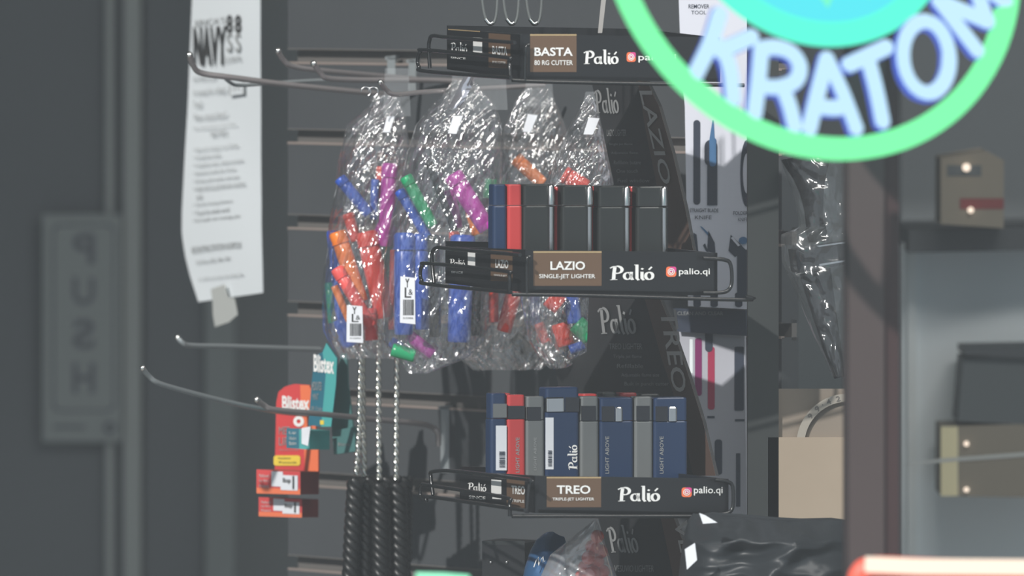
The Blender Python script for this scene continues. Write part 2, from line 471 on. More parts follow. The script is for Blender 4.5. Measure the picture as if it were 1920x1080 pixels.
pt(362, 50, 424, 124, 'NAVY', 1, .03, -.03)
for i, x in enumerate((424, 440)):
    decal(mb, pp, rq(x, 28, x+12, 62, 0), text2d('8', .03), 1, .0026)
    decal(mb, pp, rq(x+1, 62, x+11, 98, 0), text2d('S', .01), 2, .0026)
decal(mb, pp, rq(420, 108, 452, 118, -.1), text2d('CORPS'), 2, .0026)
pt(362, 142, 405, 156, "an't find a job?", 2); pt(362, 168, 424, 182, "d money for college?", 2)
pt(362, 190, 378, 203, "Tired?", 2); pt(362, 214, 424, 226, "Want a secure future?", 2)
pt(362, 238, 442, 245, "If you answered yes to any of these", 2); pt(394, 245, 424, 257, "NAVY PAYS", 2)
decal(mb, pp, rq(430, 157, 458, 180, -.12), quad2d(), 2, .0024); decal(mb, pp, rq(432, 158, 456, 179, -.12), quad2d(), 0, .0026)
pt(435, 162, 453, 172, 'SEAL', 2)
bl = ['Sign up for training in over 60 fields', 'No experience needed', 'Competitive salary, medical and dental', 'Retirement benefits after 20 years', '30 days paid vacation each year', 'MONEY FOR COLLEGE AND SIGN ON BONUS', 'extra', 'Tax free housing allowance', 'Travel the whole world', 'Full health care coverage plan']
xe = [446, 413, 456, 442, 449, 460, 380, 436, 430, 450]
for i, (t, x1) in enumerate(zip(bl, xe)):
    y = 282+i*14.8
    pt(367 if i != 6 else 368, y-5, x1, y+4, t, 2)
    if i != 6: pt(362, y-3, 364, y, '.', 2, .05)
pt(359, 463, 453, 475, 'RECRUITING STATION NORFOLK', 2, .01); pt(367, 488, 431, 498, 'Call Now (402) 384-1903', 2)
pt(372, 520, 456, 528, 'or visit us at navy recruiting dist', 2)
mb.build('sheet', ['paper', 'ink', 'inkg'], root)
mb = MB(); tp = [(396, 542), (422, 533), (427, 556), (440, 560), (446, 590), (430, 604), (404, 613), (400, 590), (399, 563)]
mb.prism([pp.P(x, y, .0040) for x, y in tp], pp.n*.0005, 0)
mb.build('tape_strip', 'tape', root)

# ------------------------------------------------------------------ hooks
def dwall(x): return DA+(DB-DA)*(x-XA)/(XB-XA)
def hook(pts, r, label, m='hook', bracket=None, tipball=True, group='long metal peg hooks on the slatwall'):
    P = [W(*p) for p in pts]
    root = thing('peg_hook', label, 'hook', P[-1])
    mb = MB().tube(smooth_path(P, 6), r, 10)
    mb.build('rod', m, root)
    if tipball: MB().ball(P[0], r*1.15).build('tip', 'hooktip', root)
    if bracket:
        x0, y0, x1, y1 = bracket; dd = dwall((x0+x1)/2)-.008
        b = MB(); pl = plane2(x0, dd, x1, dd-.004)
        plate(b, pl, [(x0, y0), (x1, y0), (x1, y1), (x0, y1)], .004)
        plate(b, pl, [(x0-4, y0), (x1, y0-2), (x1, y0+6), (x0-4, y0+6)], .008)
        b.build('bracket', 'clearhook', root)
    return root
hook([(355, 103, .62), (362, 122, .63), (378, 137, .64), (440, 146, .66), (560, 161, .71), (735, 178, .80)], .0027, 'longest top left wire hook crossing in front of the white flyer')
hook([(416, 140, .66), (432, 155, .67), (452, 160, .68), (520, 155, .70), (620, 150, .74), (740, 152, .78), (850, 152, .75)], .0017, 'thin clear hook rod just beneath the longest top left wire hook', 'clearhook', tipball=False)
hook([(521, 95, .60), (531, 112, .61), (548, 124, .62), (600, 132, .65), (720, 143, .74), (790, 150, .79)], .0026, 'upper of the two short bent hooks right of the flyer', bracket=(726, 106, 741, 150))
hook([(588, 119, .58), (600, 136, .59), (616, 147, .60), (680, 150, .64), (800, 150, .70), (880, 153, .73)], .0026, 'lower of the two short bent hooks right of the flyer', bracket=(766, 112, 780, 172))
hook([(713, 154, .42), (724, 168, .43), (742, 177, .44), (800, 172, .48), (900, 166, .55), (1020, 160, .60)], .0022, 'hook carrying the clear bags under the top display tray')
hook([(333, 633, .74), (343, 643, .74), (360, 648, .75), (450, 650, .80), (600, 655, .88)], .0024, 'faint clear hook holding the teal lip balm packs', 'clearhook')
hook([(267, 690, .50), (280, 706, .51), (302, 720, .52), (380, 742, .57), (470, 763, .63), (560, 776, .70), (660, 779, .80)], .0024, 'lowest left hook with its tip furthest toward the door', 'clearhook')
hook([(481, 749, .55), (494, 759, .56), (515, 768, .57), (600, 776, .62), (700, 786, .68), (775, 793, .72), (808, 800, .745), (821, 812, .75), (822, 835, .755)], .0026, 'dark bent hook in front of the red lip balm packs', bracket=(826, 762, 842, 886))
# little wire loops around bag necks
for x, lb in ((686, 'left small wire loop at the neck of the leftmost clear bag'), (700, 'right small wire loop at the neck of the leftmost clear bag')):
    P = [W(x+9*math.cos(a), 172+9*math.sin(a), .50) for a in [math.pi*(1+1.35*i/12) for i in range(13)]]
    tag(MB().tube(P, .0007, 6).build('wire_loop', 'chrome'), lb, 'wire loop')

# ------------------------------------------------------------------ bags of tubes
def bag(label, rows, d, neck, stickers, barcodes=(), seed=1, skew=0, T=.026, group='clear bags of coloured tubes'):
    rows = sorted(rows); ys = [r[0] for r in rows]
    def at(y, k):
        for i in range(len(rows)-1):
            if rows[i][0] <= y <= rows[i+1][0]:
                t = (y-rows[i][0])/(rows[i+1][0]-rows[i][0]); t = t*t*(3-2*t) if False else t
                return rows[i][k]*(1-t)+rows[i+1][k]*t
        return rows[-1][k]
    root = thing('clear_bag', label, 'bag', W((rows[-1][1]+rows[-1][2])/2, rows[-1][0], d), group)
    nv, nu = 150, 70; y0, y1 = ys[0], ys[-1]
    def surf(u, y, side):
        xl, xr = at(y, 1), at(y, 2)
        f = (y-y0)/(y1-y0)
        thick = T*min(1, f*3.0+.06)*min(1, (1-f)*5+.05)
        s = 2*u-1; prof = max(0, 1-s*s)**.6
        q = Vector((u*3.1+seed*7, f*4.3, side*3.3))
        edge = prof
        x = xl+(xr-xl)*u + 5*noise.noise(q*1.7)*(1-edge)*1.0
        a = Vector(((xr-xl)*u/26.0+f*5.0+seed*3.1, y/75.0, side*5.0))
        r1 = 1-abs(noise.noise(a)*2); r2 = 1-abs(noise.noise(a*2.3+Vector((9, 3, 1)))*2); r3 = noise.noise(Vector((x/7.0, y/16.0, seed+side*2)))
        k1 = (x*.87+y*.5)/9.0+seed; k2 = (y*.87-x*.5)/150.0
        fold = max(0, 1-abs(noise.noise(Vector((k1*.55, k2, side*3+seed)))*3.2))**3
        disp = (.0042*r1+.0026*r2+.0014*r3-.004+.0034*fold*(1-f*.6))*edge
        return W(x, y+4*noise.noise(Vector((u*5, seed, side)))*f, d+side*(thick*prof+disp))
    mb = MB(); vs = []; fs = []
    for side in (-1, 1):
        b = len(vs)
        for j in range(nv+1):
            y = y0+(y1-y0)*j/nv
            for i in range(nu+1): vs.append(surf(i/nu, y, side))
        for j in range(nv):
            for i in range(nu):
                q = [b+j*(nu+1)+i, b+j*(nu+1)+i+1, b+(j+1)*(nu+1)+i+1, b+(j+1)*(nu+1)+i]
                fs.append(q if side < 0 else q[::-1])
    mb.add(vs, fs, 0, True); mb.build('film', 'film', root)
    hb = MB(); x0, ya, x1, yb_ = neck
    pl = plane2(x0, d-.004, x1, d-.006)
    plate(hb, pl, [(x0, ya), (x1, ya), (x1+4, yb_), (x0-4, yb_)], .0006); hb.build('header', 'film2', root)
    for q in stickers:
        sb = MB(); pl = Plane(W(q[0][0], q[0][1], d-T-.008), (-.2, -1, 0)); sb.prism([pl.P(x, y) for x, y in q], pl.n*.0004); sb.build('price_sticker', 'sticker', root)
    for (x0, ya, x1, yb_, tl) in barcodes:
        bb = MB(); pl = Plane(W(x0, ya, d-T-.009), (-.25, -1, 0))
        q = [(x0, yb_), (x1, yb_+tl), (x1-2+tl*.3, ya+tl), (x0+tl*.3, ya)]
        bb.prism([pl.P(x, y) for x, y in q], pl.n*.0004, 0)
        w_ = x1-x0; h_ = yb_-ya
        decal(bb, pl, (x0+.2*w_, ya+.50*h_, x1-.1*w_, ya+.84*h_), bars2d(17), 1, .0008)
        decal(bb, pl, (x0+.30*w_, ya+.24*h_, x0+.72*w_, ya+.46*h_), text2d('L'), 1, .0008)
        decal(bb, pl, (x0+.34*w_, ya+.05*h_, x0+.60*w_, ya+.24*h_), text2d('Y', .03), 1, .0008)
        decal(bb, pl, (x0+.55*w_, ya+.28*h_, x0+.82*w_, ya+.40*h_), text2d('&'), 1, .0008)
        decal(bb, pl, (x0+.2*w_, ya+.88*h_, x1-.15*w_, ya+.92*h_), text2d('0123456'), 1, .0008)
        bb.build('barcode_label', ['sticker', 'ink'], root)
    return root
bag('leftmost clear crinkled bag of tubes with barcode label low on it',
    [(178, 700, 748), (200, 692, 752), (235, 650, 765), (300, 636, 772), (400, 622, 765), (480, 610, 755), (560, 604, 752), (620, 608, 752), (650, 622, 748), (672, 640, 742)],
    .58, (722, 128, 766, 218), [[(718, 248), (731, 248), (740, 218), (726, 218)]], [(650, 572, 681, 641, 2)], 1)
bag_two = bag('second clear bag from the left, with barcode label on blue tubes',
    [(150, 850, 884), (195, 815, 925), (235, 780, 940), (300, 760, 944), (400, 736, 940), (480, 722, 930), (560, 715, 915), (640, 720, 910), (670, 745, 880), (700, 766, 800)],
    .50, (848, 140, 948, 206), [[(840, 250), (856, 251), (868, 217), (850, 217)]], [(750, 518, 779, 605, 3)], 2)
bag('clear bag with orange tube between the second and rightmost bags',
    [(165, 985, 1030), (190, 965, 1040), (240, 942, 1062), (320, 935, 1085), (420, 925, 1080), (520, 948, 1040), (600, 880, 1045), (660, 850, 1055), (694, 890, 1010)],
    .57, (986, 150, 1035, 200), [[(980, 247), (995, 248), (1008, 216), (990, 214)]], (), 3)
bag('rightmost clear bag with pointed top right behind the upper lighters',
    [(178, 1102, 1110), (215, 1080, 1122), (260, 1058, 1134), (320, 1030, 1148), (350, 1020, 1152), (450, 985, 1140), (560, 975, 1112), (640, 990, 1132), (664, 1005, 1100), (690, 1030, 1060)],
    .42, (1098, 172, 1114, 190), [[(1094, 252), (1112, 252), (1124, 222), (1104, 220)]], (), 4)
# shiny folded film strap at the neck of the second bag
mb = MB(); pl = Plane(W(855, 170, .40), (-.32, -1, .22))
vs = []; 
for j in range(9):
    for i in range(5):
        t = j/8; u = i/4; x = 850+(20-t*30)+24*u - 0; y = 143+60*t
        vs.append(pl.P(x, y, .003*math.sin(u*3.1)+.0015*math.sin(t*7+u*3)))
mb.add(vs, [[j*5+i, j*5+i+1, (j+1)*5+i+1, (j+1)*5+i] for j in range(8) for i in range(4)], 0, True)
mb.build('film_strap', mat('shiny_film', (.75, .74, .8, 1), .15, .85), bag_two)

CN = {'t_blue': 'blue', 't_red': 'red', 't_pink': 'coral red', 't_orange': 'orange', 't_mag': 'magenta', 't_green': 'green', 't_black': 'black'}
def tube_item(x0, y0, x1, y1, wd, m, d, where, cap=True, dd=0):
    a = W(x0, y0, d); b = W(x1, y1, d+dd); r = wd*.5*.00045*(D0+d)/D0
    ax = (b-a); L_ = ax.length
    root = thing('plastic_tube', where, 'tube', b if b.z < a.z else a, 'coloured plastic tubes in the clear bags')
    n = 12; prof = [(0, .86), (.02, .97), (.2, 1), (.9, .94), (.985, .92), (1, .8)]
    hk = .17 if cap else 0
    mb = MB(); pts = [a+ax*(hk+(1-hk)*t) for t, _ in prof]
    mb.tube(pts, r, 16, radii=[r*q for _, q in prof]); mb.build('tube_body', m, root)
    if cap:
        mb = MB(); pr = [(0, .72), (.012, .94), (.03, 1.04), (.145, 1.04), (.17, 1.0)]
        mb.tube([a+ax*t for t, _ in pr], r, 16, radii=[r*q for _, q in pr])
        mb.tube([a+ax*t for t in (.155, .168)], r*1.12, 16)
        mb.build('cap', m, root)
TB = [
    # leftmost bag
    (636, 333, 692, 402, 23, 't_blue', .575, 'blue tube slanting at the upper left edge of the leftmost bag', 1),
    (652, 400, 668, 452, 22, 't_red', .60, 'dull red tube below the slanting blue one in the leftmost bag', 1),
    (731, 306, 722, 462, 29, 't_mag', .575, 'upright magenta tube at the upper right of the leftmost bag', 1),
    (704, 336, 700, 412, 16, 't_blue', .59, 'narrow blue tube left of the upright magenta one', 1),
    (716, 312, 712, 372, 20, 't_red', .597, 'red cap end behind the upright magenta tube top', 1),
    (632, 434, 676, 566, 32, 't_orange', .572, 'large orange tube leaning at the left of the leftmost bag', 1),
    (686, 434, 722, 596, 40, 't_red', .575, 'widest red tube in the middle of the leftmost bag', 1),
    (630, 502, 697, 612, 24, 't_pink', .562, 'coral tube leaning across the large orange tube', 1),
    (691, 578, 697, 638, 27, 't_pink', .568, 'short coral tube end right of the lower barcode label', 1),
    (627, 536, 655, 602, 15, 't_orange', .57, 'thin orange tube just above the lower barcode label', 0),
    (622, 432, 642, 628, 20, 't_blue', .597, 'long blue tube at the left edge of the leftmost bag', 1),
    (640, 598, 658, 650, 34, 't_blue', .592, 'blue tube end under the lower barcode label', 0),
    (616, 530, 622, 606, 15, 't_green', .60, 'green tube at the lower left edge of the leftmost bag', 1),
    (728, 440, 722, 520, 16, 't_green', .598, 'green tube peeking right of the widest red tube', 1),
    (706, 424, 742, 440, 28, 't_mag', .59, 'magenta tube end lying above the widest red tube', 0),
    (738, 468, 734, 618, 14, 't_red', .575, 'narrow red tube left of the paired blue tubes', 0),
    # second bag
    (760, 330, 812, 424, 24, 't_green', .495, 'bright green tube slanting at the top of the second bag', 1),
    (748, 356, 802, 446, 20, 't_blue', .50, 'blue tube slanting below the bright green one', 1),
    (848, 326, 914, 430, 36, 't_mag', .492, 'big slanting magenta tube near the upper right of the second bag', 1),
    (842, 356, 858, 428, 22, 't_mag', .51, 'second magenta tube behind the big slanting one', 1),
    (804, 306, 852, 432, 15, 't_black', .488, 'thin black tube slanting between green and magenta tubes', 0),
    (851, 434, 856, 500, 19, 't_red', .50, 'small red cap end between blue tubes of the second bag', 1),
    (884, 396, 896, 440, 24, 't_orange', .50, 'orange tube end under the big magenta tube', 0),
    (758, 436, 757, 628, 38, 't_blue', .500, 'left one of the paired upright blue tubes', 1),
    (788, 438, 792, 618, 34, 't_blue', .506, 'right one of the paired upright blue tubes', 1),
    (813, 440, 816, 632, 24, 't_black', .492, 'upright black tube right of the paired blue tubes', 1),
    (868, 440, 860, 642, 46, 't_blue', .496, 'thickest blue tube hanging below the middle tray', 1),
    (735, 655, 778, 668, 26, 't_green', .497, 'green tube lying across the bottom of the second bag', 0),
    (766, 628, 812, 664, 24, 't_mag', .508, 'magenta tube lying at the bottom of the second bag', 0),
    (732, 640, 752, 652, 20, 't_blue', .515, 'blue tube end low at the left of the second bag', 0),
    (893, 520, 890, 630, 22, 't_black', .505, 'dark tube right of the thickest blue tube', 0),
    # third bag
    (966, 296, 1018, 345, 26, 't_orange', .565, 'orange tube slanting above the navy and red lighters', 1),
    (924, 500, 926, 604, 20, 't_red', .575, 'dull red upright tube below the middle tray corner', 1),
    (972, 520, 944, 622, 30, 't_red', .555, 'bright red tube leaning below the middle tray', 1),
    (917, 372, 921, 336, 24, 't_green', .56, 'green tube end left of the navy lighter', 0),
    (1000, 530, 1002, 610, 24, 't_blue', .575, 'blue tube between two red ones below the middle tray', 1),
    (1010, 606, 1024, 642, 20, 't_red', .565, 'small red tube end low in the third bag', 0),
    (965, 630, 1000, 668, 26, 't_black', .575, 'dark tube at the bottom of the third bag', 0),
    # rightmost bag
    (1056, 326, 1100, 352, 32, 't_red', 0.425, 'red tube end above the middle dark lighters', 1),
    (1030, 556, 1052, 574, 40, 't_red', 0.415, 'wide red tube end just below the middle tray', 0),
    (1066, 530, 1078, 606, 30, 't_blue', 0.425, 'blue tube below the tray in the rightmost bag', 1),
    (1080, 606, 1108, 634, 36, 't_green', 0.415, 'green tube end at the lower right of the rightmost bag', 0),
    (1050, 606, 1062, 648, 34, 't_red', 0.435, 'dull red tube left of the green tube end', 0),
    (1068, 656, 1096, 646, 18, 't_blue', 0.425, 'blue tube lying at the bottom of the rightmost bag', 0)]
for x0, y0, x1, y1, wd, m, d, lb, cp in TB: tube_item(x0, y0, x1, y1, wd, m, d, lb, bool(cp))

# ------------------------------------------------------------------ lighter display
TH = math.radians(20.5)
U = Vector((math.cos(TH), math.sin(TH), 0)); V = Vector((-math.sin(TH), math.cos(TH), 0))
disp = thing('lighter_display', 'black three-tier counter display of lighters with white and brown lettering', 'display', W(1160, 1000, .05))
def icon(mb, pl, x0, y0, x1, y1, mi_o, mi_p, mi_w):
    decal(mb, pl, (x0, y0, x1, y1), rrect2d(.25), mi_o, .0004)
    decal(mb, pl, (x0+(x1-x0)*.35, y0, x1, y0+(y1-y0)*.55), rrect2d(.3), mi_p, .0005)
    w_ = x1-x0; decal(mb, pl, (x0+.15*w_, y0+.15*w_, x1-.15*w_, y1-.15*w_), ring2d(.10), mi_w, .0007)
    decal(mb, pl, (x0+.30*w_, y0+.30*w_, x1-.30*w_, y1-.30*w_), ring2d(.22), mi_w, .0008)
def tray(cx, lx, rx, yt, yb_, front, side, wires, sl=.016):
    """cx: front-left corner column; lx: back-left; rx: front-right"""
    Fp = Plane(W(cx, (yt+yb_)/2, 0), V); Sp = Plane(W(cx, (yt+yb_)/2, 0), U)
    t = bpy.data.objects.new('tray', None); C.objects.link(t); t.parent = disp; t.location = (0, 0, 0); t.empty_display_size = .02
    mb = MB()
    fq = [(cx, yt), (rx, yt+sl*(rx-cx)), (rx, yb_+sl*(rx-cx)), (cx, yb_)]
    plate(mb, Fp, fq, .003, 0)
    ys_ = side['yt']; sq = [(lx, ys_), (cx, yt), (cx, yb_), (lx, side['yb'])]
    plate(mb, Sp, sq, .003, 0)
    a = Fp.P(*fq[3]); b = Fp.P(*fq[2]); c = Sp.P(lx, side['yb']); dpt = b+(c-a)
    mb.prism([a, b, dpt, c], (0, 0, .003), 0)
    ta = Fp.P(*fq[0]); tb_ = Fp.P(*fq[1]); hgt = Vector((0, 0, (ta-a).z))
    mb.prism([b, dpt, dpt+hgt, b+hgt], -U*.003, 0)
    mb.prism([c, dpt, dpt+hgt, c+hgt], -V*.003, 0)
    # printed side and front
    s = lambda x: sl*(x-cx)
    for kind, x0, y0, x1, y1, txt in front:
        q = [(x0, y1), (x1, y1), (x1, y0), (x0, y0)]
        if kind == 'block': decal(mb, Fp, q, quad2d(), 2, .0002)
        elif kind == 'gold': decal(mb, Fp, q, quad2d(), 3, .0004)
        elif kind == 'bold': decal(mb, Fp, q, text2d(txt, .022), 1, .0008)
        elif kind == 'thin': decal(mb, Fp, q, text2d(txt, .008), 1, .0008)
        elif kind == 'script': decal(mb, Fp, q, SCRIPT, 1, .0008)
        elif kind == 'icon': icon(mb, Fp, x0, y0, x1, y1, 4, 5, 1)
    for kind, x0, y0, x1, y1, txt in side['items']:
        q = rq(x0, y0, x1, y1, .07)
        if kind == 'block': decal(mb, Sp, q, quad2d(), 2, .0002)
        elif kind == 'white': decal(mb, Sp, q, quad2d(), 1, .0004)
        elif kind == 'bold': decal(mb, Sp, q, text2d(txt, .022), 1, .0008)
        elif kind == 'thin': decal(mb, Sp, q, text2d(txt, .008), 1, .0008)
        elif kind == 'script': decal(mb, Sp, q, SCRIPT, 1, .0008)
        elif kind == 'gold': decal(mb, Sp, q, quad2d(), 3, .0004)
    mb.build('tray_panel', ['black', 'white', 'brown', 'gold', 'orange_i', 'pink_i'], t)
    Sw = Plane(Sp.o-U*.012, U); Fw = Plane(Fp.o-V*.006, V)
    for where, pts in wires:
        pl = Sw if where == 's' else Fw
        P = smooth_path([pl.P(x, y) for x, y in pts], 5)
        MB().tube(P, .0017, 8).build('wire_rail', 'wire', t)
tray(975, 838, 1350, 64, 148,
     [('block', 994, 67, 1081, 135, ''), ('gold', 994, 64, 1081, 67, ''), ('bold', 1002, 89, 1074, 105, 'BASTA'), ('thin', 1002, 113, 1074, 122, '80 RG CUTTER'),
      ('script', 1094, 93, 1160, 121, ''), ('icon', 1175, 98, 1192, 116, ''), ('thin', 1197, 101, 1268, 117, 'palio.qi')],
     dict(yt=54, yb=130, items=[('script', 845, 78, 876, 98, ''), ('thin', 845, 106, 873, 110, 'SINCE'), ('white', 887, 70, 904, 100, ''), ('block', 916, 62, 957, 126, ''), ('gold', 840, 54, 900, 56, ''),
                                ('bold', 923, 86, 951, 102, 'BASTA'), ('thin', 923, 114, 948, 118, '80 RG CUTTER')]),
     [('s', [(957, 142), (954, 116), (944, 107), (800, 94), (788, 97), (783, 112), (786, 126), (800, 134), (958, 146)]),
      ('s', [(806, 128), (804, 90), (806, 74), (812, 67), (840, 70), (965, 80)]),
      ('f', [(984, 150), (986, 92), (992, 84)]),
      ('f', [(960, 150), (1050, 154), (1395, 160)])])
tray(985, 835, 1345, 468, 549,
     [('block', 1000, 474, 1128, 536, ''), ('gold', 1000, 471, 1128, 474, ''), ('bold', 1032, 490, 1097, 506, 'LAZIO'), ('thin', 1011, 514, 1116, 524, 'SINGLE-JET LIGHTER'),
      ('script', 1143, 496, 1227, 526, ''), ('icon', 1249, 500, 1268, 519, ''), ('thin', 1273, 503, 1331, 518, 'palio.qi')],
     dict(yt=462, yb=531, items=[('script', 843, 483, 872, 499, ''), ('thin', 846, 508, 868, 512, 'SINCE'), ('white', 877, 470, 891, 499, ''), ('block', 920, 468, 961, 526, ''),
                                ('bold', 929, 486, 953, 502, 'LAZIO'), ('thin', 926, 514, 950, 518, 'SINGLE-JET')]),
     [('s', [(955, 548), (955, 516), (944, 508), (805, 494), (792, 498), (788, 512), (791, 526), (804, 533), (958, 548)]),
      ('s', [(814, 530), (810, 490), (811, 472), (820, 464), (840, 466), (975, 478)]),
      ('f', [(988, 550), (988, 488), (994, 482)]),
      ('f', [(960, 552), (1100, 554), (1392, 562), (1398, 556)]),
      ('f', [(1318, 484), (1358, 487), (1370, 497), (1372, 530), (1364, 545), (1345, 549), (1318, 549)])])
tray(1003, 862, 1366, 892, 962,
     [('block', 1025, 897, 1127, 951, ''), ('gold', 1025, 894, 1127, 897, ''), ('bold', 1044, 910, 1107, 926, 'TREO'), ('thin', 1036, 933, 1114, 940, 'TRIPLE-JET LIGHTER'),
      ('script', 1158, 911, 1238, 941, ''), ('icon', 1278, 914, 1297, 932, ''), ('thin', 1301, 912, 1355, 929, 'palio.qi')],
     dict(yt=883, yb=943, items=[('script', 877, 903, 912, 920, ''), ('thin', 879, 929, 910, 935, 'SINCE'), ('white', 921, 899, 940, 925, ''), ('white', 923, 932, 940, 935, ''), ('block', 950, 893, 984, 950, ''),
                                ('bold', 959, 910, 984, 926, 'TREO'), ('thin', 959, 936, 983, 941, 'TRIPLE')]),
     [('s', [(956, 968), (955, 944), (944, 932), (805, 910), (792, 909), (788, 920), (790, 934), (800, 938), (808, 932), (985, 957)]),
      ('s', [(812, 928), (808, 895), (812, 884), (862, 884), (995, 900)]),
      ('f', [(988, 962), (992, 910), (1000, 902)]),
      ('f', [(960, 968), (1100, 968), (1395, 968)]),
      ('f', [(1340, 900), (1366, 904), (1374, 915), (1374, 950), (1364, 962), (1340, 964)])])
# tall side panels
SPp = plane2(1340, .175, 1110, .385)
def panel(poly, band, items):
    mb = MB(); plate(mb, SPp, poly, .003, 0)
    mb.prism([SPp.P(x, y, .0002) for x, y in band], SPp.n*.0002, 1)
    for kind, q, txt in items:
        if kind == 'script': decal(mb, SPp, q, SCRIPT, 2, .0012)
        elif kind == 'w': decal(mb, SPp, q, text2d(txt, .01), 3, .0012)
        else: decal(mb, SPp, q, text2d(txt, 0), 2, .0012)
    mb.build('side_panel', ['blackmat', 'brownd', 'dimprint', mat('pale_print', (.42, .41, .40, 1), .7)], disp)
def sk(x0, y0, x1, y1, k):  # sheared block leaning right going down
    return [(x0+k*(y1-y0), y1), (x1+k*(y1-y0), y1), (x1, y0), (x0, y0)]
panel([(1108, 150), (1212, 150), (1236, 200), (1262, 290), (1285, 390), (1302, 480), (1160, 480), (1150, 340), (1125, 220)],
      [(1196, 150), (1212, 150), (1236, 200), (1262, 290), (1285, 390), (1302, 480), (1250, 480), (1232, 350), (1210, 240)],
      [('script', sk(1112, 165, 1156, 214, .12), ''), ('t', (1138, 243, 1174, 255), 'LAZIO LIGHTER'), ('t', (1142, 268, 1186, 273), 'Single jet flame'), ('t', (1146, 284, 1196, 290), 'Adjustable flame'), ('t', (1151, 301, 1202, 308), 'Refillable butane'), ('t', (1156, 317, 1196, 324), 'One touch'), ('t', (1158, 335, 1218, 342), 'Fuel window'),
       ('w', [(1198, 170), (1240, 345), (1260, 345), (1222, 170)], 'LAZIO')])
panel([(1104, 556), (1236, 556), (1262, 620), (1290, 700), (1318, 790), (1342, 892), (1170, 892), (1140, 740), (1050, 735), (1040, 690), (1100, 660)],
      [(1208, 556), (1236, 556), (1262, 620), (1290, 700), (1318, 790), (1342, 892), (1300, 892), (1270, 760), (1240, 670)],
      [('script', sk(1118, 572, 1186, 628, .16), ''), ('t', (1142, 644, 1204, 655), 'TREO LIGHTER'), ('t', (1150, 665, 1203, 673), 'Triple jet flame'), ('t', (1157, 682, 1206, 690), 'Refillable'), ('t', (1165, 700, 1236, 708), 'Adjustable flame size'), ('t', (1171, 716, 1254, 725), 'Built in punch cutter'),
       ('w', [(1236, 580), (1262, 735), (1288, 735), (1268, 580)], 'TREO')])
panel([(1120, 966), (1262, 966), (1290, 1040), (1316, 1150), (1170, 1150)],
      [(1238, 966), (1262, 966), (1290, 1040), (1316, 1150), (1276, 1150), (1256, 1050)],
      [('script', sk(1134, 984, 1188, 1038, .22), ''), ('t', (1152, 1060, 1226, 1072), 'VESUVIO LIGHTER'), ('w', [(1262, 975), (1290, 1100), (1304, 1100), (1288, 975)], 'VESU')])

# ------------------------------------------------------------------ lighters
def rprism(mb, c0, w_, dp, z0, z1, r=.003, mi=0, n=4):
    """rounded box: c0 front-left bottom corner (world), width along U, depth along V"""
    pts = []
    r = min(r, w_*.49, dp*.49)
    for cx, cy, a in ((w_-r, dp-r, 0), (r, dp-r, 90), (r, r, 180), (w_-r, r, 270)):
        for i in range(n+1):
            t = math.radians(a+90*i/n); pts.append((cx+r*math.cos(t), cy+r*math.sin(t)))
    vs = []; N_ = len(pts)
    lev = [(z0, 1), (z1-.0012, 1), (z1, .93)]
    for z, s in lev:
        for x, y in pts:
            xx = w_/2+(x-w_/2)*s; yy = dp/2+(y-dp/2)*s; p = c0+U*xx+V*yy; vs.append(Vector((p.x, p.y, z)))
    fs = [list(range(N_))[::-1], list(range(2*N_, 3*N_))]
    for l in range(2):
        for i in range(N_): fs.append([l*N_+i, l*N_+(i+1) % N_, (l+1)*N_+(i+1) % N_, (l+1)*N_+i])
    return mb.add(vs, fs, mi)
LP = Plane(W(1003, 900, 0)+V*.108, V)
def lighter(x0, x1, yt, yb_, ycap, col, label, group, dep=.015, win=None, band=None, txt=None, sticker=None, spine=None, wincol='dark', off=0.0, plt=None, capcol=None):
    pl = Plane((plt or LP).o+V*off, V)
    a = pl.P(x0, yb_); b = pl.P(x1, yb_); w_ = (b-a).dot(U)
    zc = pl.P(x0, ycap).z; zt_ = pl.P(x0, yt).z; z0 = a.z
    root = thing('lighter', label, 'lighter', a, group)
    mb = MB(); rprism(mb, a, w_, dep, z0, zc)
    if txt:
        for kind, q, s_, mi in txt:
            decal(mb, pl, q, SCRIPT if kind == 's' else text2d(s_, .008), mi, .0004)
    mb.build('body', [col, 'white', 'inkg'], root)
    mb = MB(); rprism(mb, a+U*.0004, w_-.0008, dep-.0006, zc+.0006, zt_); mb.build('cap', capcol or col, root)
    if win:
        mb = MB(); plate(mb, Plane(pl.o-V*.0006, V), [(win[0], win[1]), (win[2], win[1]), (win[2], win[3]), (win[0], win[3])], .002); mb.build('window', wincol, root)
    if band:
        mb = MB(); q0 = pl.P(band[0], band[3]); q1 = pl.P(band[2], band[3]); rprism(mb, q0-V*.001, (q1-q0).dot(U), dep, q0.z, pl.P(band[0], band[1]).z, .002); mb.build('chrome_band', 'chrome', root)
    if sticker:
        mb = MB(); x_, y_, X_, Y_ = sticker; plate(mb, Plane(pl.o-V*.0005, V), [(x_, y_), (X_, y_), (X_, Y_), (x_, Y_)], .0004, 0)
        decal(mb, pl, [(x_+.3*(X_-x_), Y_-6), (x_+.3*(X_-x_), Y_-36), (X_-3, Y_-36), (X_-3, Y_-6)][0:4], bars2d(9), 1, .0012)
        mb.build('barcode_sticker', ['sticker', 'slate'], root)
    if spine:
        x_ = spine; mb = MB(); p = pl.P(x_, yb_)-V*.0012
        mb.tube([Vector((p.x, p.y, z0)), Vector((p.x, p.y, zc-.001))], .0022, 10)
        mb.tube([Vector((p.x, p.y, zc+.001)), Vector((p.x, p.y, zt_-.002)), Vector((p.x, p.y, zt_+.0003))], .0030, 12, radii=[.003, .003, .0012])
        mb.build('chrome_spine', 'chrome', root)
    return root
G1 = 'lighters standing in the bottom tray'
rt90 = lambda x0, y0, x1, y1: [(x1, y1), (x1, y0), (x0, y0), (x0, y1)]
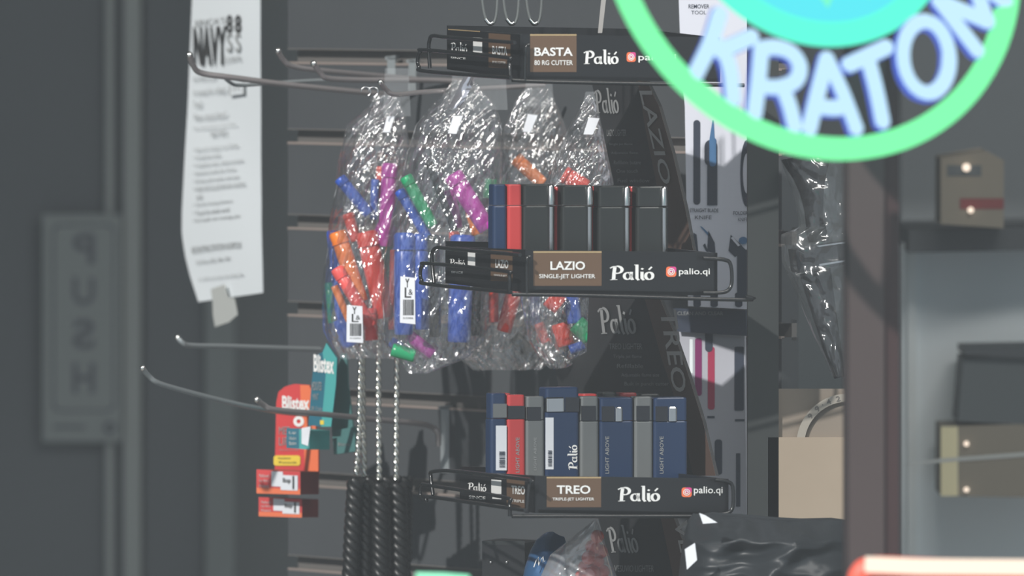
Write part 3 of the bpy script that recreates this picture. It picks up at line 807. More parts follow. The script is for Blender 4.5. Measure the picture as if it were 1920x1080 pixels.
lighter(920, 951, 738, 948, 786, 'navy', 'navy lighter with white barcode sticker at the left end of the bottom row', G1, win=(925, 757, 950, 783), wincol='grey', sticker=(930, 798, 950, 882))
lighter(951, 986, 741, 948, 786, 'red', 'the red lighter in the bottom row', G1, win=(953, 761, 984, 785), txt=[('t', rt90(967, 820, 974, 886), 'LIGHT ABOVE', 2)])
lighter(986, 1022, 744, 948, 788, 'grey', 'grey lighter directly right of the red one', G1, win=(989, 763, 1014, 788), txt=[('t', rt90(1001, 820, 1006, 882), 'LIGHT ABOVE', 2)])
lighter(1023, 1087, 727, 938, 772, 'navy', 'tallest navy lighter with large white script lettering up its side', G1, dep=.02, band=(1024, 745, 1059, 772), win=(1060, 745, 1086, 772), sticker=(1023, 783, 1038, 880),
        txt=[('s', rt90(1064, 834, 1083, 881), '', 1)])
lighter(1088, 1124, 744, 948, 790, 'grey', 'grey lighter right of the tallest navy one', G1, win=(1091, 761, 1117, 789))
lighter(1125, 1189, 746, 948, 790, 'navy', 'navy lighter with a chrome band in the middle of the bottom row', G1, win=(1129, 762, 1152, 790), band=(1153, 763, 1168, 790), txt=[('t', rt90(1135, 818, 1142, 888), 'LIGHT ABOVE', 2)], dep=.02)
lighter(1190, 1225, 744, 948, 790, 'grey', 'grey lighter between the two right navy ones', G1, win=(1194, 761, 1218, 789))
lighter(1226, 1290, 746, 948, 790, 'navy', 'navy lighter with a chrome band at the right end of the bottom row', G1, win=(1230, 762, 1252, 790), band=(1253, 763, 1270, 790), txt=[('t', rt90(1237, 818, 1244, 888), 'LIGHT ABOVE', 2)], dep=.02)
for x0, x1, yt, c, lb in ((935, 960, 738, 'red', 'red lighter top behind the leftmost navy one'), (1092, 1122, 739, 'red', 'red lighter top behind the middle grey one'), (1128, 1158, 736, 'gun', 'dark lighter top behind the middle navy one'),
                          (1162, 1196, 737, 'red', 'red lighter top behind the right grey one'), (1198, 1240, 739, 'gun', 'dark lighter top in the back row at right')):
    lighter(x0, x1, yt, 945, 760, c, lb, 'lighters in the back of the bottom tray', off=.03)
LP2 = Plane(W(985, 500, 0)+V*.082, V); G2 = 'lighters standing in the middle tray'
lighter(925, 951, 346, 536, 386, 'navy', 'navy lighter at the left end of the middle tray', G2, plt=LP2)
lighter(952, 980, 346, 536, 386, 'red', 'fully red fronted lighter in the middle tray', G2, plt=LP2)
lighter(981, 1041, 346, 536, 386, 'gun', 'dark chrome-edged lighter right of the red one in the middle tray', G2, spine=1032, plt=LP2, dep=.02)
lighter(1054, 1112, 348, 536, 386, 'gun', 'second dark chrome-edged lighter in the middle tray', G2, spine=1104, plt=LP2, dep=.02)
lighter(1122, 1182, 349, 536, 388, 'gun', 'third dark chrome-edged lighter in the middle tray', G2, spine=1174, plt=LP2, dep=.02)
lighter(1194, 1254, 350, 536, 388, 'gun', 'rightmost dark chrome-edged lighter in the middle tray', G2, spine=1244, plt=LP2, dep=.02)
for x0, x1, lb in ((1040, 1056, 'narrow red lighter between first and second dark ones'), (1111, 1124, 'narrow red lighter between second and third dark ones'), (1181, 1196, 'narrow red lighter left of the rightmost dark one')):
    lighter(x0, x1, 350, 536, 386, 'red', lb, G2, off=.012, plt=LP2, dep=.012)
LOOPG = mat('loop_grey', (.11, .12, .12, 1), .4)
# cutters hanging above the top tray
for x, lb in ((915, 'left'), (955, 'middle'), (998, 'right')):
    P = [W(x-16+3, -160, .1), W(x-13, -40, .1), W(x-9, 15, .1), W(x-2, 40, .1), W(x+5, 46, .1), W(x+13, 38, .1), W(x+17, 10, .1), W(x+19, -60, .1), W(x+18, -160, .1)]
    r_ = thing('cigar_cutter', lb+' clear teardrop loop hanging above the top tray', 'cutter', P[4], 'clear loops above the top tray')
    MB().tube(smooth_path(P, 6), .0013, 8).build('loop', LOOPG, r_)
    MB().tube(smooth_path([W(x-5, 36, .098), W(x+3, 45, .098), W(x+9, 42, .098)], 5), .0015, 8).build('clasp', 'chrome', r_)
mb = MB(); mb.prism([W(1139, -120, .1), W(1150, -120, .1), W(1129, 62, .1), W(1121, 62, .1)], (0, .001, 0))
tag(mb.build('paper_strip', mat('strip_pale', (.30, .29, .28, 1), .6)), 'thin pale slanting strip above the top tray near the neon ring', 'strip')

# ------------------------------------------------------------------ lip balm packs
def balm(label, xs, ytop, ybot, boxes, d, kind, text=True, fx=None):
    fr, fo, sd_ = ('balm_red', 'balm_or', 'balm_dred') if kind == 'red' else ('teald', 'teal', 'tealf')
    x0, x1 = xs; pl = plane2(x0, d+.012, x1, d-.012)
    root = thing('lip_balm_pack', label, 'lip balm pack', pl.P((x0+x1)/2, ybot), 'boxed lip balms on the left hooks')
    return root, pl, fr, fo, sd_
# red pack
root, pl, fr, fo, sd_ = balm('tall red carded lip balm pack with a yellow flash hanging on the lower left hook', (515, 597), 720, 890, None, .72, 'red')
mb = MB()
poly = [(518, 890), (515, 860), (517, 760), (520, 738), (530, 727), (545, 722), (560, 720), (578, 721), (582, 735), (586, 890)]
plate(mb, pl, [(515, 890), (518, 755), (522, 735), (534, 725), (552, 720), (580, 722), (585, 735), (597, 845), (597, 890)], .002, 0)
mb.prism([pl.P(x, y, .0002) for x, y in [(563, 722), (580, 722), (585, 735), (597, 845), (597, 888), (572, 888), (570, 830), (564, 760)]], pl.n*.0002, 1)
decal(mb, pl, rq(529, 742, 580, 768, .02), text2d('Blistex', .03), 2, .001)
decal(mb, pl, rq(523, 800, 545, 815, 0), text2d('MED'), 3, .001); decal(mb, pl, rq(523, 820, 540, 835, 0), text2d('LIP'), 3, .001)
decal(mb, pl, (524, 842, 560, 845), text2d('Moisturizes and soothes'), 3, .001)
decal(mb, pl, (513, 854, 563, 873), rrect2d(.1, 2.2), 4, .001); decal(mb, pl, (522, 857, 545, 862), text2d('Broad Spectrum'), 5, .0014)
decal(mb, pl, (522, 865, 556, 869), text2d('SPF sunscreen balm'), 5, .0014)
decal(mb, pl, (550, 780, 570, 800), ring2d(.3), 2, .001)
mb.build('backing_card', ['balm_red', 'balm_or', 'white', 'dimprint', 'balm_y', 'ink'], root)
def balmbox(x0, y0, x1, y1, xs, d, root_, m, tx, label=None):
    f = plane2(x0, d, x1, d-.002); mb = MB()
    dirv = (W(xs, y0, d+.03)-W(x1, y0, d))
    A = [f.P(x0, y0), f.P(x1, y0+4), f.P(x1, y1+3), f.P(x0, y1)]
    mb.add(A, [[0, 1, 2, 3]], 0)
    B = [p+dirv for p in A]
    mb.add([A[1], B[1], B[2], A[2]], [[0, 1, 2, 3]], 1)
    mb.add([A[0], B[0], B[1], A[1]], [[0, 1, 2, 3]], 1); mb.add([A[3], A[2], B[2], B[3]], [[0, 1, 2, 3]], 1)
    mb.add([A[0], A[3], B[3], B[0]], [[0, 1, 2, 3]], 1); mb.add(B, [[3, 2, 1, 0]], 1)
    w_ = x1-x0; h_ = y1-y0
    if tx == 'red':
        decal(mb, f, rq(x0, y0+.78*h_, x1, y1+1, .03), quad2d(), 2, .0003)
        for k in range(3): decal(mb, f, rq(x0+.06*w_, y0+(.20+.22*k)*h_, x0+.28*w_, y0+(.33+.22*k)*h_, .03), text2d('Medicated' if k == 0 else ('Lip Balm' if k == 1 else 'Protects')), 4, .0008)
        decal(mb, f, rq(x0+.34*w_, y0+.08*h_, x0+.60*w_, y0+.72*h_, .05), quad2d(), 3, .0006)
        decal(mb, f, rq(x0+.55*w_, y0+.24*h_, x0+.94*w_, y0+.88*h_, .04), quad2d(), 3, .0009)
        decal(mb, f, rq(x0+.60*w_, y0+.36*h_, x0+.78*w_, y0+.62*h_, .04), text2d('lbsp', .02), 5, .0014)
        decal(mb, f, rq(x0+.82*w_, y0+.28*h_, x0+.86*w_, y0+.84*h_, .04), quad2d(), 5, .0014)
    else:
        decal(mb, f, rq(x0, y0, x0+.55*w_, y1, .02), quad2d(), 2, .0003)
        for k, t in enumerate(('Lip', 'Infusion', 'Balm')): decal(mb, f, rq(x0+.12*w_, y0+(.15+.26*k)*h_, x0+.42*w_, y0+(.32+.26*k)*h_), text2d(t), 4, .0008)
        decal(mb, f, [(x0+.66*w_, y1-.22*h_), (x0+.94*w_, y1-.1*h_), (x1+.05*w_, y0-.1*h_), (x0+.66*w_, y0)], quad2d(), 3, .001)
    mb.build('balm_box', m, root_)
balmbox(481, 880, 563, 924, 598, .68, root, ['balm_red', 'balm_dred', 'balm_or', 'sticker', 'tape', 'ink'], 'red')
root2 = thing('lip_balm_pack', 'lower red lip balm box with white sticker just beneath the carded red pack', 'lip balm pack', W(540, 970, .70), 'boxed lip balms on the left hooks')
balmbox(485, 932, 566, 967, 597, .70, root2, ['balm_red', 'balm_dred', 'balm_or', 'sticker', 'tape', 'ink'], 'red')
# teal packs
pl = plane2(577, .665, 628, .65)
root = thing('lip_balm_pack', 'front teal lip balm pack with white lettering beside the red pack', 'lip balm pack', pl.P(600, 840), 'boxed lip balms on the left hooks')
mb = MB(); plate(mb, pl, [(578, 798), (584, 720), (590, 668), (604, 660), (612, 643), (632, 672), (630, 720), (621, 800)], .002, 0)
mb.prism([pl.P(x, y, .0002) for x, y in [(605, 662), (612, 643), (632, 672), (630, 720), (621, 800), (602, 800), (608, 740), (611, 700)]], pl.n*.0002, 1)
decal(mb, pl, rq(588, 664, 626, 697, .12), text2d('Blistex', .03), 2, .001)
decal(mb, pl, (585, 716, 603, 732), text2d('MEDICATED', .01), 3, .001); decal(mb, pl, (586, 738, 597, 750), text2d('MINT'), 3, .001)
decal(mb, pl, (583, 762, 604, 772), text2d('SPF 15 balm'), 3, .001); decal(mb, pl, (600, 788, 607, 796), quad2d(), 4, .001)
mb.build('backing_card', ['teald', 'teal', 'white', 'dimprint', 'balm_y'], root)
balmbox(537, 803, 580, 840, 618, .63, root, ['teal', 'teal', 'teald', 'sticker', 'tape'], 'teal')
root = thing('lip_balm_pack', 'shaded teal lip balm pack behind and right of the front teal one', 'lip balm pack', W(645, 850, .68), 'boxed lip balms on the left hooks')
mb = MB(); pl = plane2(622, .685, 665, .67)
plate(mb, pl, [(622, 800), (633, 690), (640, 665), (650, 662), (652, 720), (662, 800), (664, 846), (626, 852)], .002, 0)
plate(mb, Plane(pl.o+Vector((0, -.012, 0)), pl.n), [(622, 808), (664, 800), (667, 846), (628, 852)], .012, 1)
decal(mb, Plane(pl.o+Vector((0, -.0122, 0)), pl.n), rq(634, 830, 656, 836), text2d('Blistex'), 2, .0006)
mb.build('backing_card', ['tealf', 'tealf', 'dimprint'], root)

# ------------------------------------------------------------------ twisted cords
def twisted(mb, path, r, strand, pitch, n=2, mi=0):
    """n strands wound around a polyline"""
    pts = smooth_path(path, 40); L_ = 0; S_ = [0]
    for i in range(1, len(pts)): L_ += (pts[i]-pts[i-1]).length; S_.append(L_)
    for k in range(n):
        q = [p+Vector((math.cos(2*math.pi*(s/pitch+k/n)), math.sin(2*math.pi*(s/pitch+k/n)), 0))*r for p, s in zip(pts, S_)]
        mb.tube(q, strand, 7, mi=mi)
for i, (pa, pb, ylow, wd) in enumerate([([(676, 600), (676, 700), (674, 800), (668, 890)], [(667, 900), (662, 980), (656, 1110)], 890, 16), ([(680, 600), (680, 700), (681, 800), (684, 895)], [(685, 905), (684, 980), (684, 1110)], 895, 17),
                                        ([(710, 600), (710, 740), (711, 900)], [(712, 910), (713, 980), (714, 1110)], 948, 17), ([(744, 600), (744, 740), (743, 900)], [(745, 910), (748, 980), (750, 1110)], 948, 18)]):
    lb = ['leftmost twisted silver chain ending in a black braided cord', 'second twisted silver chain, touching the leftmost one, with black cord below', 'third twisted silver chain from the left with black braided cord', 'rightmost twisted silver chain with black braided cord'][i]
    d = .60+.012*(i % 2)
    root = thing('twisted_chain', lb, 'chain', W(pb[-1][0], 1110, d), 'hanging silver chains with black braided ends')
    mb = MB(); twisted(mb, [W(x, y, d) for x, y in pa], .0014, .0016, .0150); mb.build('silver_chain', 'silver', root)
    mb = MB(); twisted(mb, [W(x, y, d) for x, y in pb], .0042, .0042, .024, 3); mb.build('braided_cord', 'cord', root)
mb = MB()
for x in (698, 730, 762):
    twisted(mb, [W(x-4, 898, .64), W(x-6, 980, .64), W(x-8, 1110, .64)], .0045, .0042, .022, 3)
tag(mb.build('braided_cord', 'cord'), 'dark braided cords hanging behind the silver chain ends', 'cord', kind='stuff')

# ------------------------------------------------------------------ white product cards right of the display
pc = plane2(1280, .45, 1410, .40)
mb = MB(); plate(mb, pc, [(1284, 200), (1402, 196), (1402, 580), (1290, 574)], .002, 0)
plate(mb, pc, [(1270, -80), (1402, -80), (1402, 196), (1284, 200), (1276, 100)], .002, 0)
decal(mb, pc, (1300, 225, 1313, 384), rrect2d(.5, .08), 1); decal(mb, pc, (1321, 262, 1345, 312), rrect2d(.5, .5), 1, .0004); decal(mb, pc, (1330, 258, 1343, 312), rrect2d(.4, .3), 2, .0008)
decal(mb, pc, (1326, 300, 1345, 385), quad2d(), 1, .0006); decal(mb, pc, [(1330, 262), (1340, 262), (1338, 225), (1336, 225)], quad2d(), 2, .0006)
decal(mb, pc, (1388, 262, 1412, 388), ring2d(.2), 1); decal(mb, pc, (1293, 391, 1347, 398), text2d('STRAIGHT BLADE', .01), 1, .0008); decal(mb, pc, (1303, 404, 1334, 411), text2d('KNIFE'), 1, .0008)
decal(mb, pc, (1375, 396, 1402, 403), text2d('FOLDER', .01), 1, .0008); decal(mb, pc, (1384, 408, 1402, 415), text2d('KNIFE'), 1, .0008)
decal(mb, pc, [(1300, 480), (1310, 480), (1306, 440), (1300, 436)], quad2d(), 1); decal(mb, pc, [(1326, 470), (1342, 480), (1340, 455), (1328, 432)], quad2d(), 1); decal(mb, pc, [(1318, 460), (1326, 475), (1330, 478), (1322, 456)], quad2d(), 1)
decal(mb, pc, [(1330, 445), (1332, 440), (1316, 425), (1312, 424)], quad2d(), 2)
decal(mb, pc, [(1366, 470), (1378, 482), (1400, 470), (1370, 440)], quad2d(), 1); decal(mb, pc, [(1370, 446), (1384, 462), (1388, 460), (1374, 444)], quad2d(), 0, .0008); decal(mb, pc, (1385, 444, 1402, 458), ring2d(.5), 2, .001)
for x in (1300, 1332, 1378): decal(mb, pc, (x, 548, x+14, 576), rrect2d(.5, .3), 1)
decal(mb, pc, (1382, 468, 1402, 560), quad2d(), 1, .0005)
decal(mb, pc, (1291, 8, 1330, 16), text2d('REMOVER', .01), 1); decal(mb, pc, (1296, 20, 1324, 27), text2d('TOOL'), 1)
tag(mb.build('product_card', ['whitecard', 'slate', 'blue_p']), 'upper white product card with blue and dark tool pictures beside the post', 'card')
pc = plane2(1280, .46, 1410, .41)
mb = MB(); plate(mb, pc, [(1262, 578), (1398, 582), (1400, 630), (1270, 622)], .004, 1)
decal(mb, pc, (1270, 584, 1356, 591), text2d('CLEAN AND CLEAR', .01), 2)
tag(mb.build('card_header', ['blackmat', 'slate', 'inkg']), 'dark header strip between the two white product cards', 'card')
pc = plane2(1280, .47, 1410, .42)
mb = MB(); plate(mb, pc, [(1272, 616), (1396, 616), (1400, 980), (1300, 980)], .002, 0)
decal(mb, pc, (1303, 634, 1316, 742), rrect2d(.4, .1), 1); decal(mb, pc, (1327, 650, 1340, 768), rrect2d(.4, .1), 2); decal(mb, pc, (1322, 614, 1336, 660), rrect2d(.5, .3), 3, .0006)
decal(mb, pc, (1377, 650, 1395, 770), rrect2d(.2, .1), 3); decal(mb, pc, (1293, 636, 1299, 700), quad2d(), 4)
decal(mb, pc, (1326, 780, 1340, 784), quad2d(), 3); decal(mb, pc, (1378, 786, 1396, 790), quad2d(), 3); decal(mb, pc, (1340, 824, 1354, 890), rrect2d(.4, .2), 3); decal(mb, pc, (1380, 850, 1388, 950), quad2d(), 3)
tag(mb.build('product_card', ['whitecard2', 'mag_p', 'redpink', 'slate', 'paper']), 'lower dull white product card with magenta and crimson bars', 'card')

# ------------------------------------------------------------------ black accessory in a clear bag, right of post
root = thing('black_accessory', 'long black funnel-shaped plastic accessory in clear wrap right of the post', 'accessory', W(1572, 705, .2))
def lathe_px(prof, d):
    mb = MB(); P = [W(cx, y, d) for cx, y, hw in prof]; return mb.tube(P, .01, 20, radii=[hw*.00046 for _, _, hw in prof])
lathe_px([(1512, 292, 48), (1514, 304, 44), (1518, 330, 32), (1522, 360, 23), (1526, 395, 18), (1528, 425, 17)], .2).build('funnel', 'black', root)
lathe_px([(1529, 424, 19), (1531, 436, 20), (1532, 454, 16)], .2).build('collar', 'gun', root)
mb = MB(); pl = plane2(1490, .18, 1600, .19)
plate(mb, pl, [(1492, 469), (1600, 452), (1600, 492), (1540, 505), (1498, 512)], .03, 0)
decal(mb, pl, [(1536, 463), (1600, 454), (1600, 451), (1530, 461)], quad2d(), 1); decal(mb, pl, [(1536, 499), (1600, 488), (1600, 485), (1536, 495)], quad2d(), 1)
mb.build('clamp_block', ['black', 'chrome'], root)
lathe_px([(1528, 508, 30), (1536, 545, 27), (1546, 590, 23), (1560, 650, 18), (1574, 708, 10)], .21).build('tapered_leg', 'black', root)
def wrap(name, outl, d, label, m='film', seed=9, T=.012):
    """clear film wrap: two crinkled sheets filling an outline given by rows (y, xl, xr)"""
    mb = MB(); vs = []; fs = []; nv = 60; nu = 30; rows = outl
    def at(y, k):
        for i in range(len(rows)-1):
            if rows[i][0] <= y <= rows[i+1][0]:
                t = (y-rows[i][0])/(rows[i+1][0]-rows[i][0]); return rows[i][k]*(1-t)+rows[i+1][k]*t
        return rows[-1][k]
    for side in (-1, 1):
        b = len(vs)
        for j in range(nv+1):
            y = rows[0][0]+(rows[-1][0]-rows[0][0])*j/nv
            for i in range(nu+1):
                u = i/nu; xl, xr = at(y, 1), at(y, 2); pr = max(0, 1-(2*u-1)**2)**.6
                n_ = noise.noise(Vector((u*4+seed, y/30, side)))*.006+noise.noise(Vector((u*9+seed, y/14, side)))*.003
                vs.append(W(xl+(xr-xl)*u, y, d+side*(T*pr)+n_*pr))
        for j in range(nv):
            for i in range(nu): fs.append([b+j*(nu+1)+i, b+j*(nu+1)+i+1, b+(j+1)*(nu+1)+i+1, b+(j+1)*(nu+1)+i])
    mb.add(vs, fs, 0, True); return mb
wrap('w', [(296, 1462, 1600), (360, 1485, 1600), (425, 1500, 1600), (440, 1464, 1600), (490, 1466, 1600), (560, 1496, 1600), (640, 1530, 1590), (706, 1560, 1585)], .2, '', T=.026).build('clear_wrap', film_mat('wrap_film', milky=.02, gl=.16, bump=.5, rough=.16, sx=120, sy=60), root)

# cardboard box with price tape
root = thing('cardboard_box', 'plain brown cardboard box with a handwritten price on curved tape', 'box', W(1520, 978, .25))
pl = plane2(1460, .22, 1600, .22); mb = MB()
plate(mb, pl, [(1440, 820), (1620, 820), (1620, 990), (1440, 990)], .08, 0); mb.build('carton', 'card', root)
mb = MB(); plate(mb, Plane(pl.o+Vector((0, .006, 0)), pl.n), [(1440, 729), (1620, 729), (1620, 822), (1440, 822)], .003, 0)
mb.build('flap', 'cardd', root)
mb = MB(); cen = (1590, 835)
AR = [(math.radians(a)) for a in range(178, 275, 6)]
vs = []
pf = Plane(pl.o+Vector((0, .004, 0)), pl.n)
for a in AR:
    for r_ in (82, 97): vs.append(pf.P(cen[0]+r_*math.cos(a), cen[1]+r_*math.sin(a), .003))
mb.add(vs, [[2*i, 2*i+1, 2*i+3, 2*i+2] for i in range(len(AR)-1)], 0)
for ch, a in zip('$24.99', (272, 258, 246, 238, 230, 218)):
    a = math.radians(a); t = Vector((-math.sin(a), math.cos(a))); n_ = Vector((math.cos(a), math.sin(a)))
    c_ = Vector(cen)+n_*89.5; h_ = 5; w_ = 4 if ch != '.' else 1
    q = [c_-t*w_-n_*h_*(1 if ch != '.' else .2), c_+t*w_-n_*h_*(1 if ch != '.' else .2), c_+t*w_+n_*h_*(1 if ch != '.' else .2), c_-t*w_+n_*h_*(1 if ch != '.' else .2)]
    decal(mb, pf, [tuple(p) for p in q], text2d(ch, .01), 1, .0036)
mb.build('price_tape', ['ctape', mat('faded_ink', (.12, .11, .10, 1), .8)], root)

# black plastic bag, bottom right
def crumple(rows, d, T, seed, amp=.012):
    mb = MB(); vs = []; fs = []; nv = 60; nu = 80
    y0 = rows[0][0]; y1 = rows[-1][0]
    def at(y, k):
        for i in range(len(rows)-1):
            if rows[i][0] <= y <= rows[i+1][0]:
                t = (y-rows[i][0])/(rows[i+1][0]-rows[i][0]); return rows[i][k]*(1-t)+rows[i+1][k]*t
        return rows[-1][k]
    for side in (-1, 1):
        b = len(vs)
        for j in range(nv+1):
            f = j/nv; y = y0+(y1-y0)*f
            for i in range(nu+1):
                u = i/nu; xl, xr = at(y, 1), at(y, 2); pr = max(0, 1-(2*u-1)**2)**.5*min(1, f*4+.02)
                x = xl+(xr-xl)*u
                a = Vector((x/150+y/170+seed, y/75-x/260, side*2)); n_ = (1-abs(noise.noise(a))*2.4)*amp+(1-abs(noise.noise(a*2.1))*2.4)*amp*.5
                yy = y+noise.noise(Vector((x/50, seed, 0)))*16*(1-f)
                vs.append(W(x, yy, d+side*T*pr-n_*pr))
        for j in range(nv):
            for i in range(nu):
                q = [b+j*(nu+1)+i, b+j*(nu+1)+i+1, b+(j+1)*(nu+1)+i+1, b+(j+1)*(nu+1)+i]; fs.append(q if side < 0 else q[::-1])
    return mb.add(vs, fs, 0, True)
root = thing('black_bag', 'crumpled black plastic bag at the bottom beside the display', 'bag', W(1440, 1150, .02))
crumple([(962, 1300, 1340), (975, 1292, 1600), (1000, 1284, 1610), (1050, 1276, 1620), (1180, 1262, 1640)], .03, .07, 3).build('bag_skin', 'bagblack', root)
mb = MB(); mb.prism([W(x, y, -.06) for x, y in [(1311, 962), (1322, 966), (1345, 980), (1318, 982)]], (0, .001, 0)); mb.prism([W(x, y, -.07) for x, y in [(1303, 1018), (1307, 1050), (1288, 1068), (1284, 1030)]], (0, .001, 0))  # pale patches that paint the highlights on the black bag
mb.build('highlight_patch', 'sticker', root)
# black boxy fixture, bottom
mb = MB(); pl = plane2(900, .3, 990, .28); plate(mb, pl, [(904, 1014), (984, 1018), (984, 1130), (904, 1130)], .04, 0)
decal(mb, pl, (905, 1014, 984, 1022), quad2d(), 1, .0004)
for x in (920, 950): mb.ball(pl.P(x, 1054, .001), .0014, 2)
tag(mb.build('hinge_box', ['black', 'gun', 'chrome']), 'small black box with two bright screws below the bottom tray', 'box')
# bag of pink gummies and blue foil bag
root = thing('gummy_bag', 'pointed clear bag of pink round candies below the bottom tray', 'candy bag', W(1090, 1150, .12))
k = 0
for (x, y, r_) in [(1120, 1006, 13), (1112, 1026, 15), (1126, 1034, 14), (1104, 1046, 14), (1120, 1054, 14), (1098, 1064, 15), (1112, 1074, 15), (1130, 1072, 14), (1092, 1082, 15), (1108, 1094, 15), (1126, 1092, 14), (1080, 1098, 14), (1140, 1104, 14)]:
    tag(MB().ball(W(x, y, .13+.004*(k % 3)), r_*.00045, sc=(1, .9, 1)).build('gummy', 'gum'), 'pink round gummy in the pointed clear bag', 'candy', 'pink gummies in the pointed clear bag'); k += 1
wrap('g', [(974, 1115, 1118), (1000, 1082, 1128), (1040, 1032, 1142), (1080, 1014, 1156), (1140, 1010, 1180)], .13, '', seed=4, T=.022).build('clear_film', film_mat('candy_film', milky=.22, gl=.2, bump=.4, sx=150, sy=60), root)
root = thing('foil_bag', 'blue foil snack bag with a white script mark left of the candy bag', 'foil bag', W(1015, 1150, .2))
mb = crumple([(1004, 1036, 1058), (1016, 1004, 1062), (1030, 994, 1060), (1060, 984, 1062), (1150, 968, 1080)], .2, .02, 8, .003); mb.build('foil', 'foil', root)
mb = MB(); pl = Plane(W(1010, 1050, .17), (0, -1, 0)); decal(mb, pl, rq(1000, 1046, 1022, 1064, -.2), ribbons([([(0, 0), (10, 20), (20, 30), (22, 12), (20, 2), (32, 20), (42, 30), (42, 10), (50, 14)], 5)]), 0, .001); mb.build('script_mark', 'white', root)

# ------------------------------------------------------------------ right side interior seen past the mullion
pr = plane2(1690, 1.5, 1930, 1.5)
cab = thing('display_cabinet', 'pale grey blurred shelving cabinet beyond the brown window frame', 'cabinet', W(1800, 1400, 1.5))
mb = MB(); plate(mb, pr, [(1690, 455), (2300, 440), (2300, 1500), (1690, 1500)], .02, 0)
plate(mb, Plane(pr.o+Vector((0, -.01, 0)), pr.n), [(1702, 440), (1718, 440), (1718, 1500), (1702, 1500)], .01, 1)
mb.build('panel', ['rpanel', 'rlight'], cab)
mb = MB(); plate(mb, Plane(pr.o+Vector((0, .3, 0)), pr.n), [(1690, -300), (2300, -300), (2300, 470), (1690, 470)], .02)
mb.build('back', mat('cab_dark', (.18, .20, .21, 1), .6), cab)
mb = MB(); ps_ = Plane(pr.o+Vector((0, -.1, 0)), pr.n); plate(mb, ps_, [(1704, 432), (2300, 418), (2300, 462), (1704, 474)], .35)
mb.build('shelf', 'rshelf', cab)
pb = Plane(pr.o+Vector((0, -.16, 0)), pr.n)
mb = MB(); plate(mb, pb, [(1764, 296), (1848, 282), (1882, 300), (1882, 428), (1764, 420)], .12, 0)
decal(mb, pb, (1776, 310, 1840, 330), quad2d(), 1, .001); decal(mb, pb, (1800, 372, 1882, 392), quad2d(), 2, .001)
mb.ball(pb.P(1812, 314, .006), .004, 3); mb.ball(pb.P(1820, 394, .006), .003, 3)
tag(mb.build('shelf_box', ['box_beige', 'box_grey', 'balm_dred', 'led_white']), 'beige carton on the upper right shelf with two bright specks', 'box')
mb = MB(); plate(mb, pb, [(1806, 672), (2000, 660), (2000, 800), (1796, 790)], .12, 0); plate(mb, Plane(pb.o+Vector((0, -.01, 0)), pb.n), [(1808, 654), (2000, 650), (2000, 674), (1808, 666)], .14, 1)
tag(mb.build('grey_machine', ['box_grey', 'rshelf']), 'dark grey blurred machine above the yellow carton at right', 'machine')
mb = MB(); plate(mb, pb, [(1764, 800), (2000, 792), (2000, 934), (1764, 930)], .12, 0)
decal(mb, pb, (1764, 800, 1796, 930), quad2d(), 1, .001); decal(mb, pb, [(1690, 872), (2000, 850), (2000, 842), (1764, 860)], quad2d(), 2, .0015)
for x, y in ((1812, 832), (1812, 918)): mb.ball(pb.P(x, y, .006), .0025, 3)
tag(mb.build('yellow_box', ['box_beige', 'box_y', 'tape', 'led_white']), 'beige carton with a bright yellow edge low at right', 'box')

# ------------------------------------------------------------------ round neon sign
uc = Vector((378/414.9, 0, .412)); vc = Vector((51/414.9, 396/414.9, -.272))
tow = lambda c: RGT*c[0]+DWN*c[1]+FWD*c[2]
un = tow(uc).normalized(); vn = tow(vc).normalized(); nn = un.cross(vn).normalized()
Cn = W(1520, -114, -1.0); NP = Plane(Cn, nn)
R0 = 415*.00045*7/8
root = thing('neon_sign', 'round glowing neon sign, green outer ring around white block letters', 'neon sign', Cn+vn*R0)
def ringp(c, R, n=96): return [c+(un*math.cos(2*math.pi*i/n)+vn*math.sin(2*math.pi*i/n))*R for i in range(n)]
MB().tube(ringp(Cn, R0-.0005), .0087, 14, closed=True).build('outer_ring', 'neon_green', root)
Ci = NP.P(1520, -195); MB().tube(ringp(Ci, 262*1.048*.000394), .0092, 14, closed=True).build('inner_ring', 'neon_teal', root)
def zz(x, y): return (1120+x/2.4, y/2.4)
LT = {'K': [[(548, 66), (505, 200), (440, 335)], [(690, 168), (610, 205), (545, 232)], [(560, 215), (595, 320), (608, 448)]],
      'R': [[(735, 222), (722, 370), (705, 512)], [(735, 222), (800, 215), (870, 240), (908, 300), (890, 365), (820, 395), (740, 392)], [(830, 395), (862, 480), (884, 568)]],
      'A': [[(952, 580), (990, 420), (1030, 268)], [(1030, 268), (1100, 420), (1160, 578)], [(985, 480), (1060, 488), (1110, 480)]],
      'T': [[(1130, 292), (1210, 255), (1296, 215)], [(1212, 258), (1250, 400), (1280, 548)]],
      'O': [[(1475+106*math.cos(a), 260+162*math.sin(a)+12*math.cos(a)) for a in [2*math.pi*i/24 for i in range(24)]]],
      'M': [[(1536, 10), (1620, 120), (1704, 228)], [(1540, 8), (1650, 55), (1752, 98)], [(1752, 98), (1720, 10), (1690, -90)], [(1690, -90), (1760, -40), (1836, 12)]]}
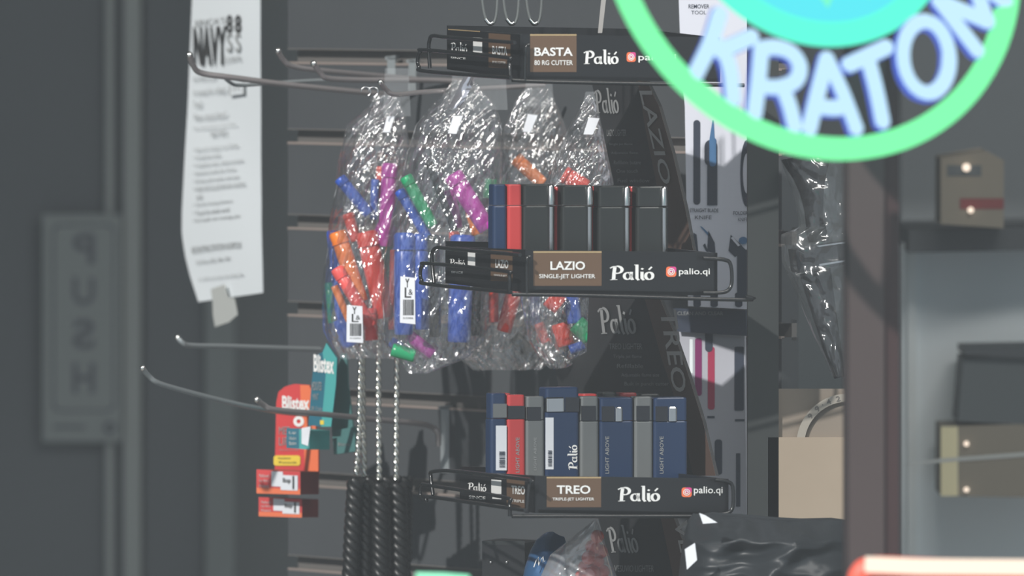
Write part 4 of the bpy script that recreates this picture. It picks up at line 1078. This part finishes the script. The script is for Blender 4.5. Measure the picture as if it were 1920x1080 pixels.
for ch, strokes in LT.items():
    lo = bpy.data.objects.new('neon_letter', None); C.objects.link(lo); lo.parent = root; lo.location = (0, 0, 0); lo.empty_display_size = .02
    for si, s_ in enumerate(strokes):
        pts = [NP.P(*zz(x, y), .004) for x, y in s_]
        cl = ch == 'O'
        if cl: path = pts
        else: path = smooth_path(pts, 6)
        rr = .0063
        m1 = MB().tube(path, rr, 12, closed=cl)
        m2 = MB().tube([p-NP.n*.0015 for p in path], rr*1.10, 10, closed=cl)  # wider blue tube paints the glow fringe around each letter
        if not cl:
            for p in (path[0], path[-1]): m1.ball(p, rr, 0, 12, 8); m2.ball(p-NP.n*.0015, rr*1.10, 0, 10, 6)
        m1.build('letter_tube', 'neon_white', lo); m2.build('letter_halo', 'halo_blue', lo)
# glowing leaf disc at the centre
Li = MB(); n = 72
disc = [Ci-NP.n*.004+(un*math.cos(2*math.pi*i/n)+vn*math.sin(2*math.pi*i/n))*.100 for i in range(n)]
Li.prism(disc, -NP.n*.003, 0); Li.build('centre_disc', 'neon_cyan', root)
Ll = MB()
for k_ in range(7):
    a = math.radians(90+(k_-3)*24); L_ = .088
    dirn = un*math.cos(a)+vn*math.sin(a); sdn = un*-math.sin(a)+vn*math.cos(a); pts = []
    for t, w_ in ((.05, 0), (.3, .55), (.6, 1), (.85, .6), (1, 0)): pts.append(Ci+dirn*L_*t+sdn*.013*w_)
    for t, w_ in ((.85, .6), (.6, 1), (.3, .55)): pts.append(Ci+dirn*L_*t-sdn*.013*w_)
    Ll.prism([p-NP.n*-.002 for p in pts], NP.n*.002, 0)
Ll.build('leaf', 'neon_leaf', root)

# red lit sign along the bottom right and a sliver of a green tube at the bottom
root = thing('lit_red_sign', 'red lit sign top edge with white glow at the bottom right corner', 'lit sign', W(1760, 1160, -1.0))
MB().tube(smooth_path([W(1606, 1100, -1.0), W(1612, 1074, -1.0), W(1640, 1062, -1.0), W(1760, 1066, -1.0), W(1960, 1070, -1.0)], 6), .0075, 12).build('red_tube', 'redsign', root)
MB().tube([W(1622, 1058, -1.02), W(1720, 1062, -1.02), W(1960, 1064, -1.02)], .0058, 10).build('white_tube', 'led_white', root)
mb = MB().tube([W(780, 1082, -1.0), W(830, 1083, -1.0), W(880, 1087, -1.0)], .0035, 10)
tag(mb.build('green_tube', mat('pale_green_tube', (.1, .3, .2, 1), .4, emis=(.3, 1, .6, 1), es=.8)), 'sliver of a glowing pale green tube at the bottom edge', 'neon tube')
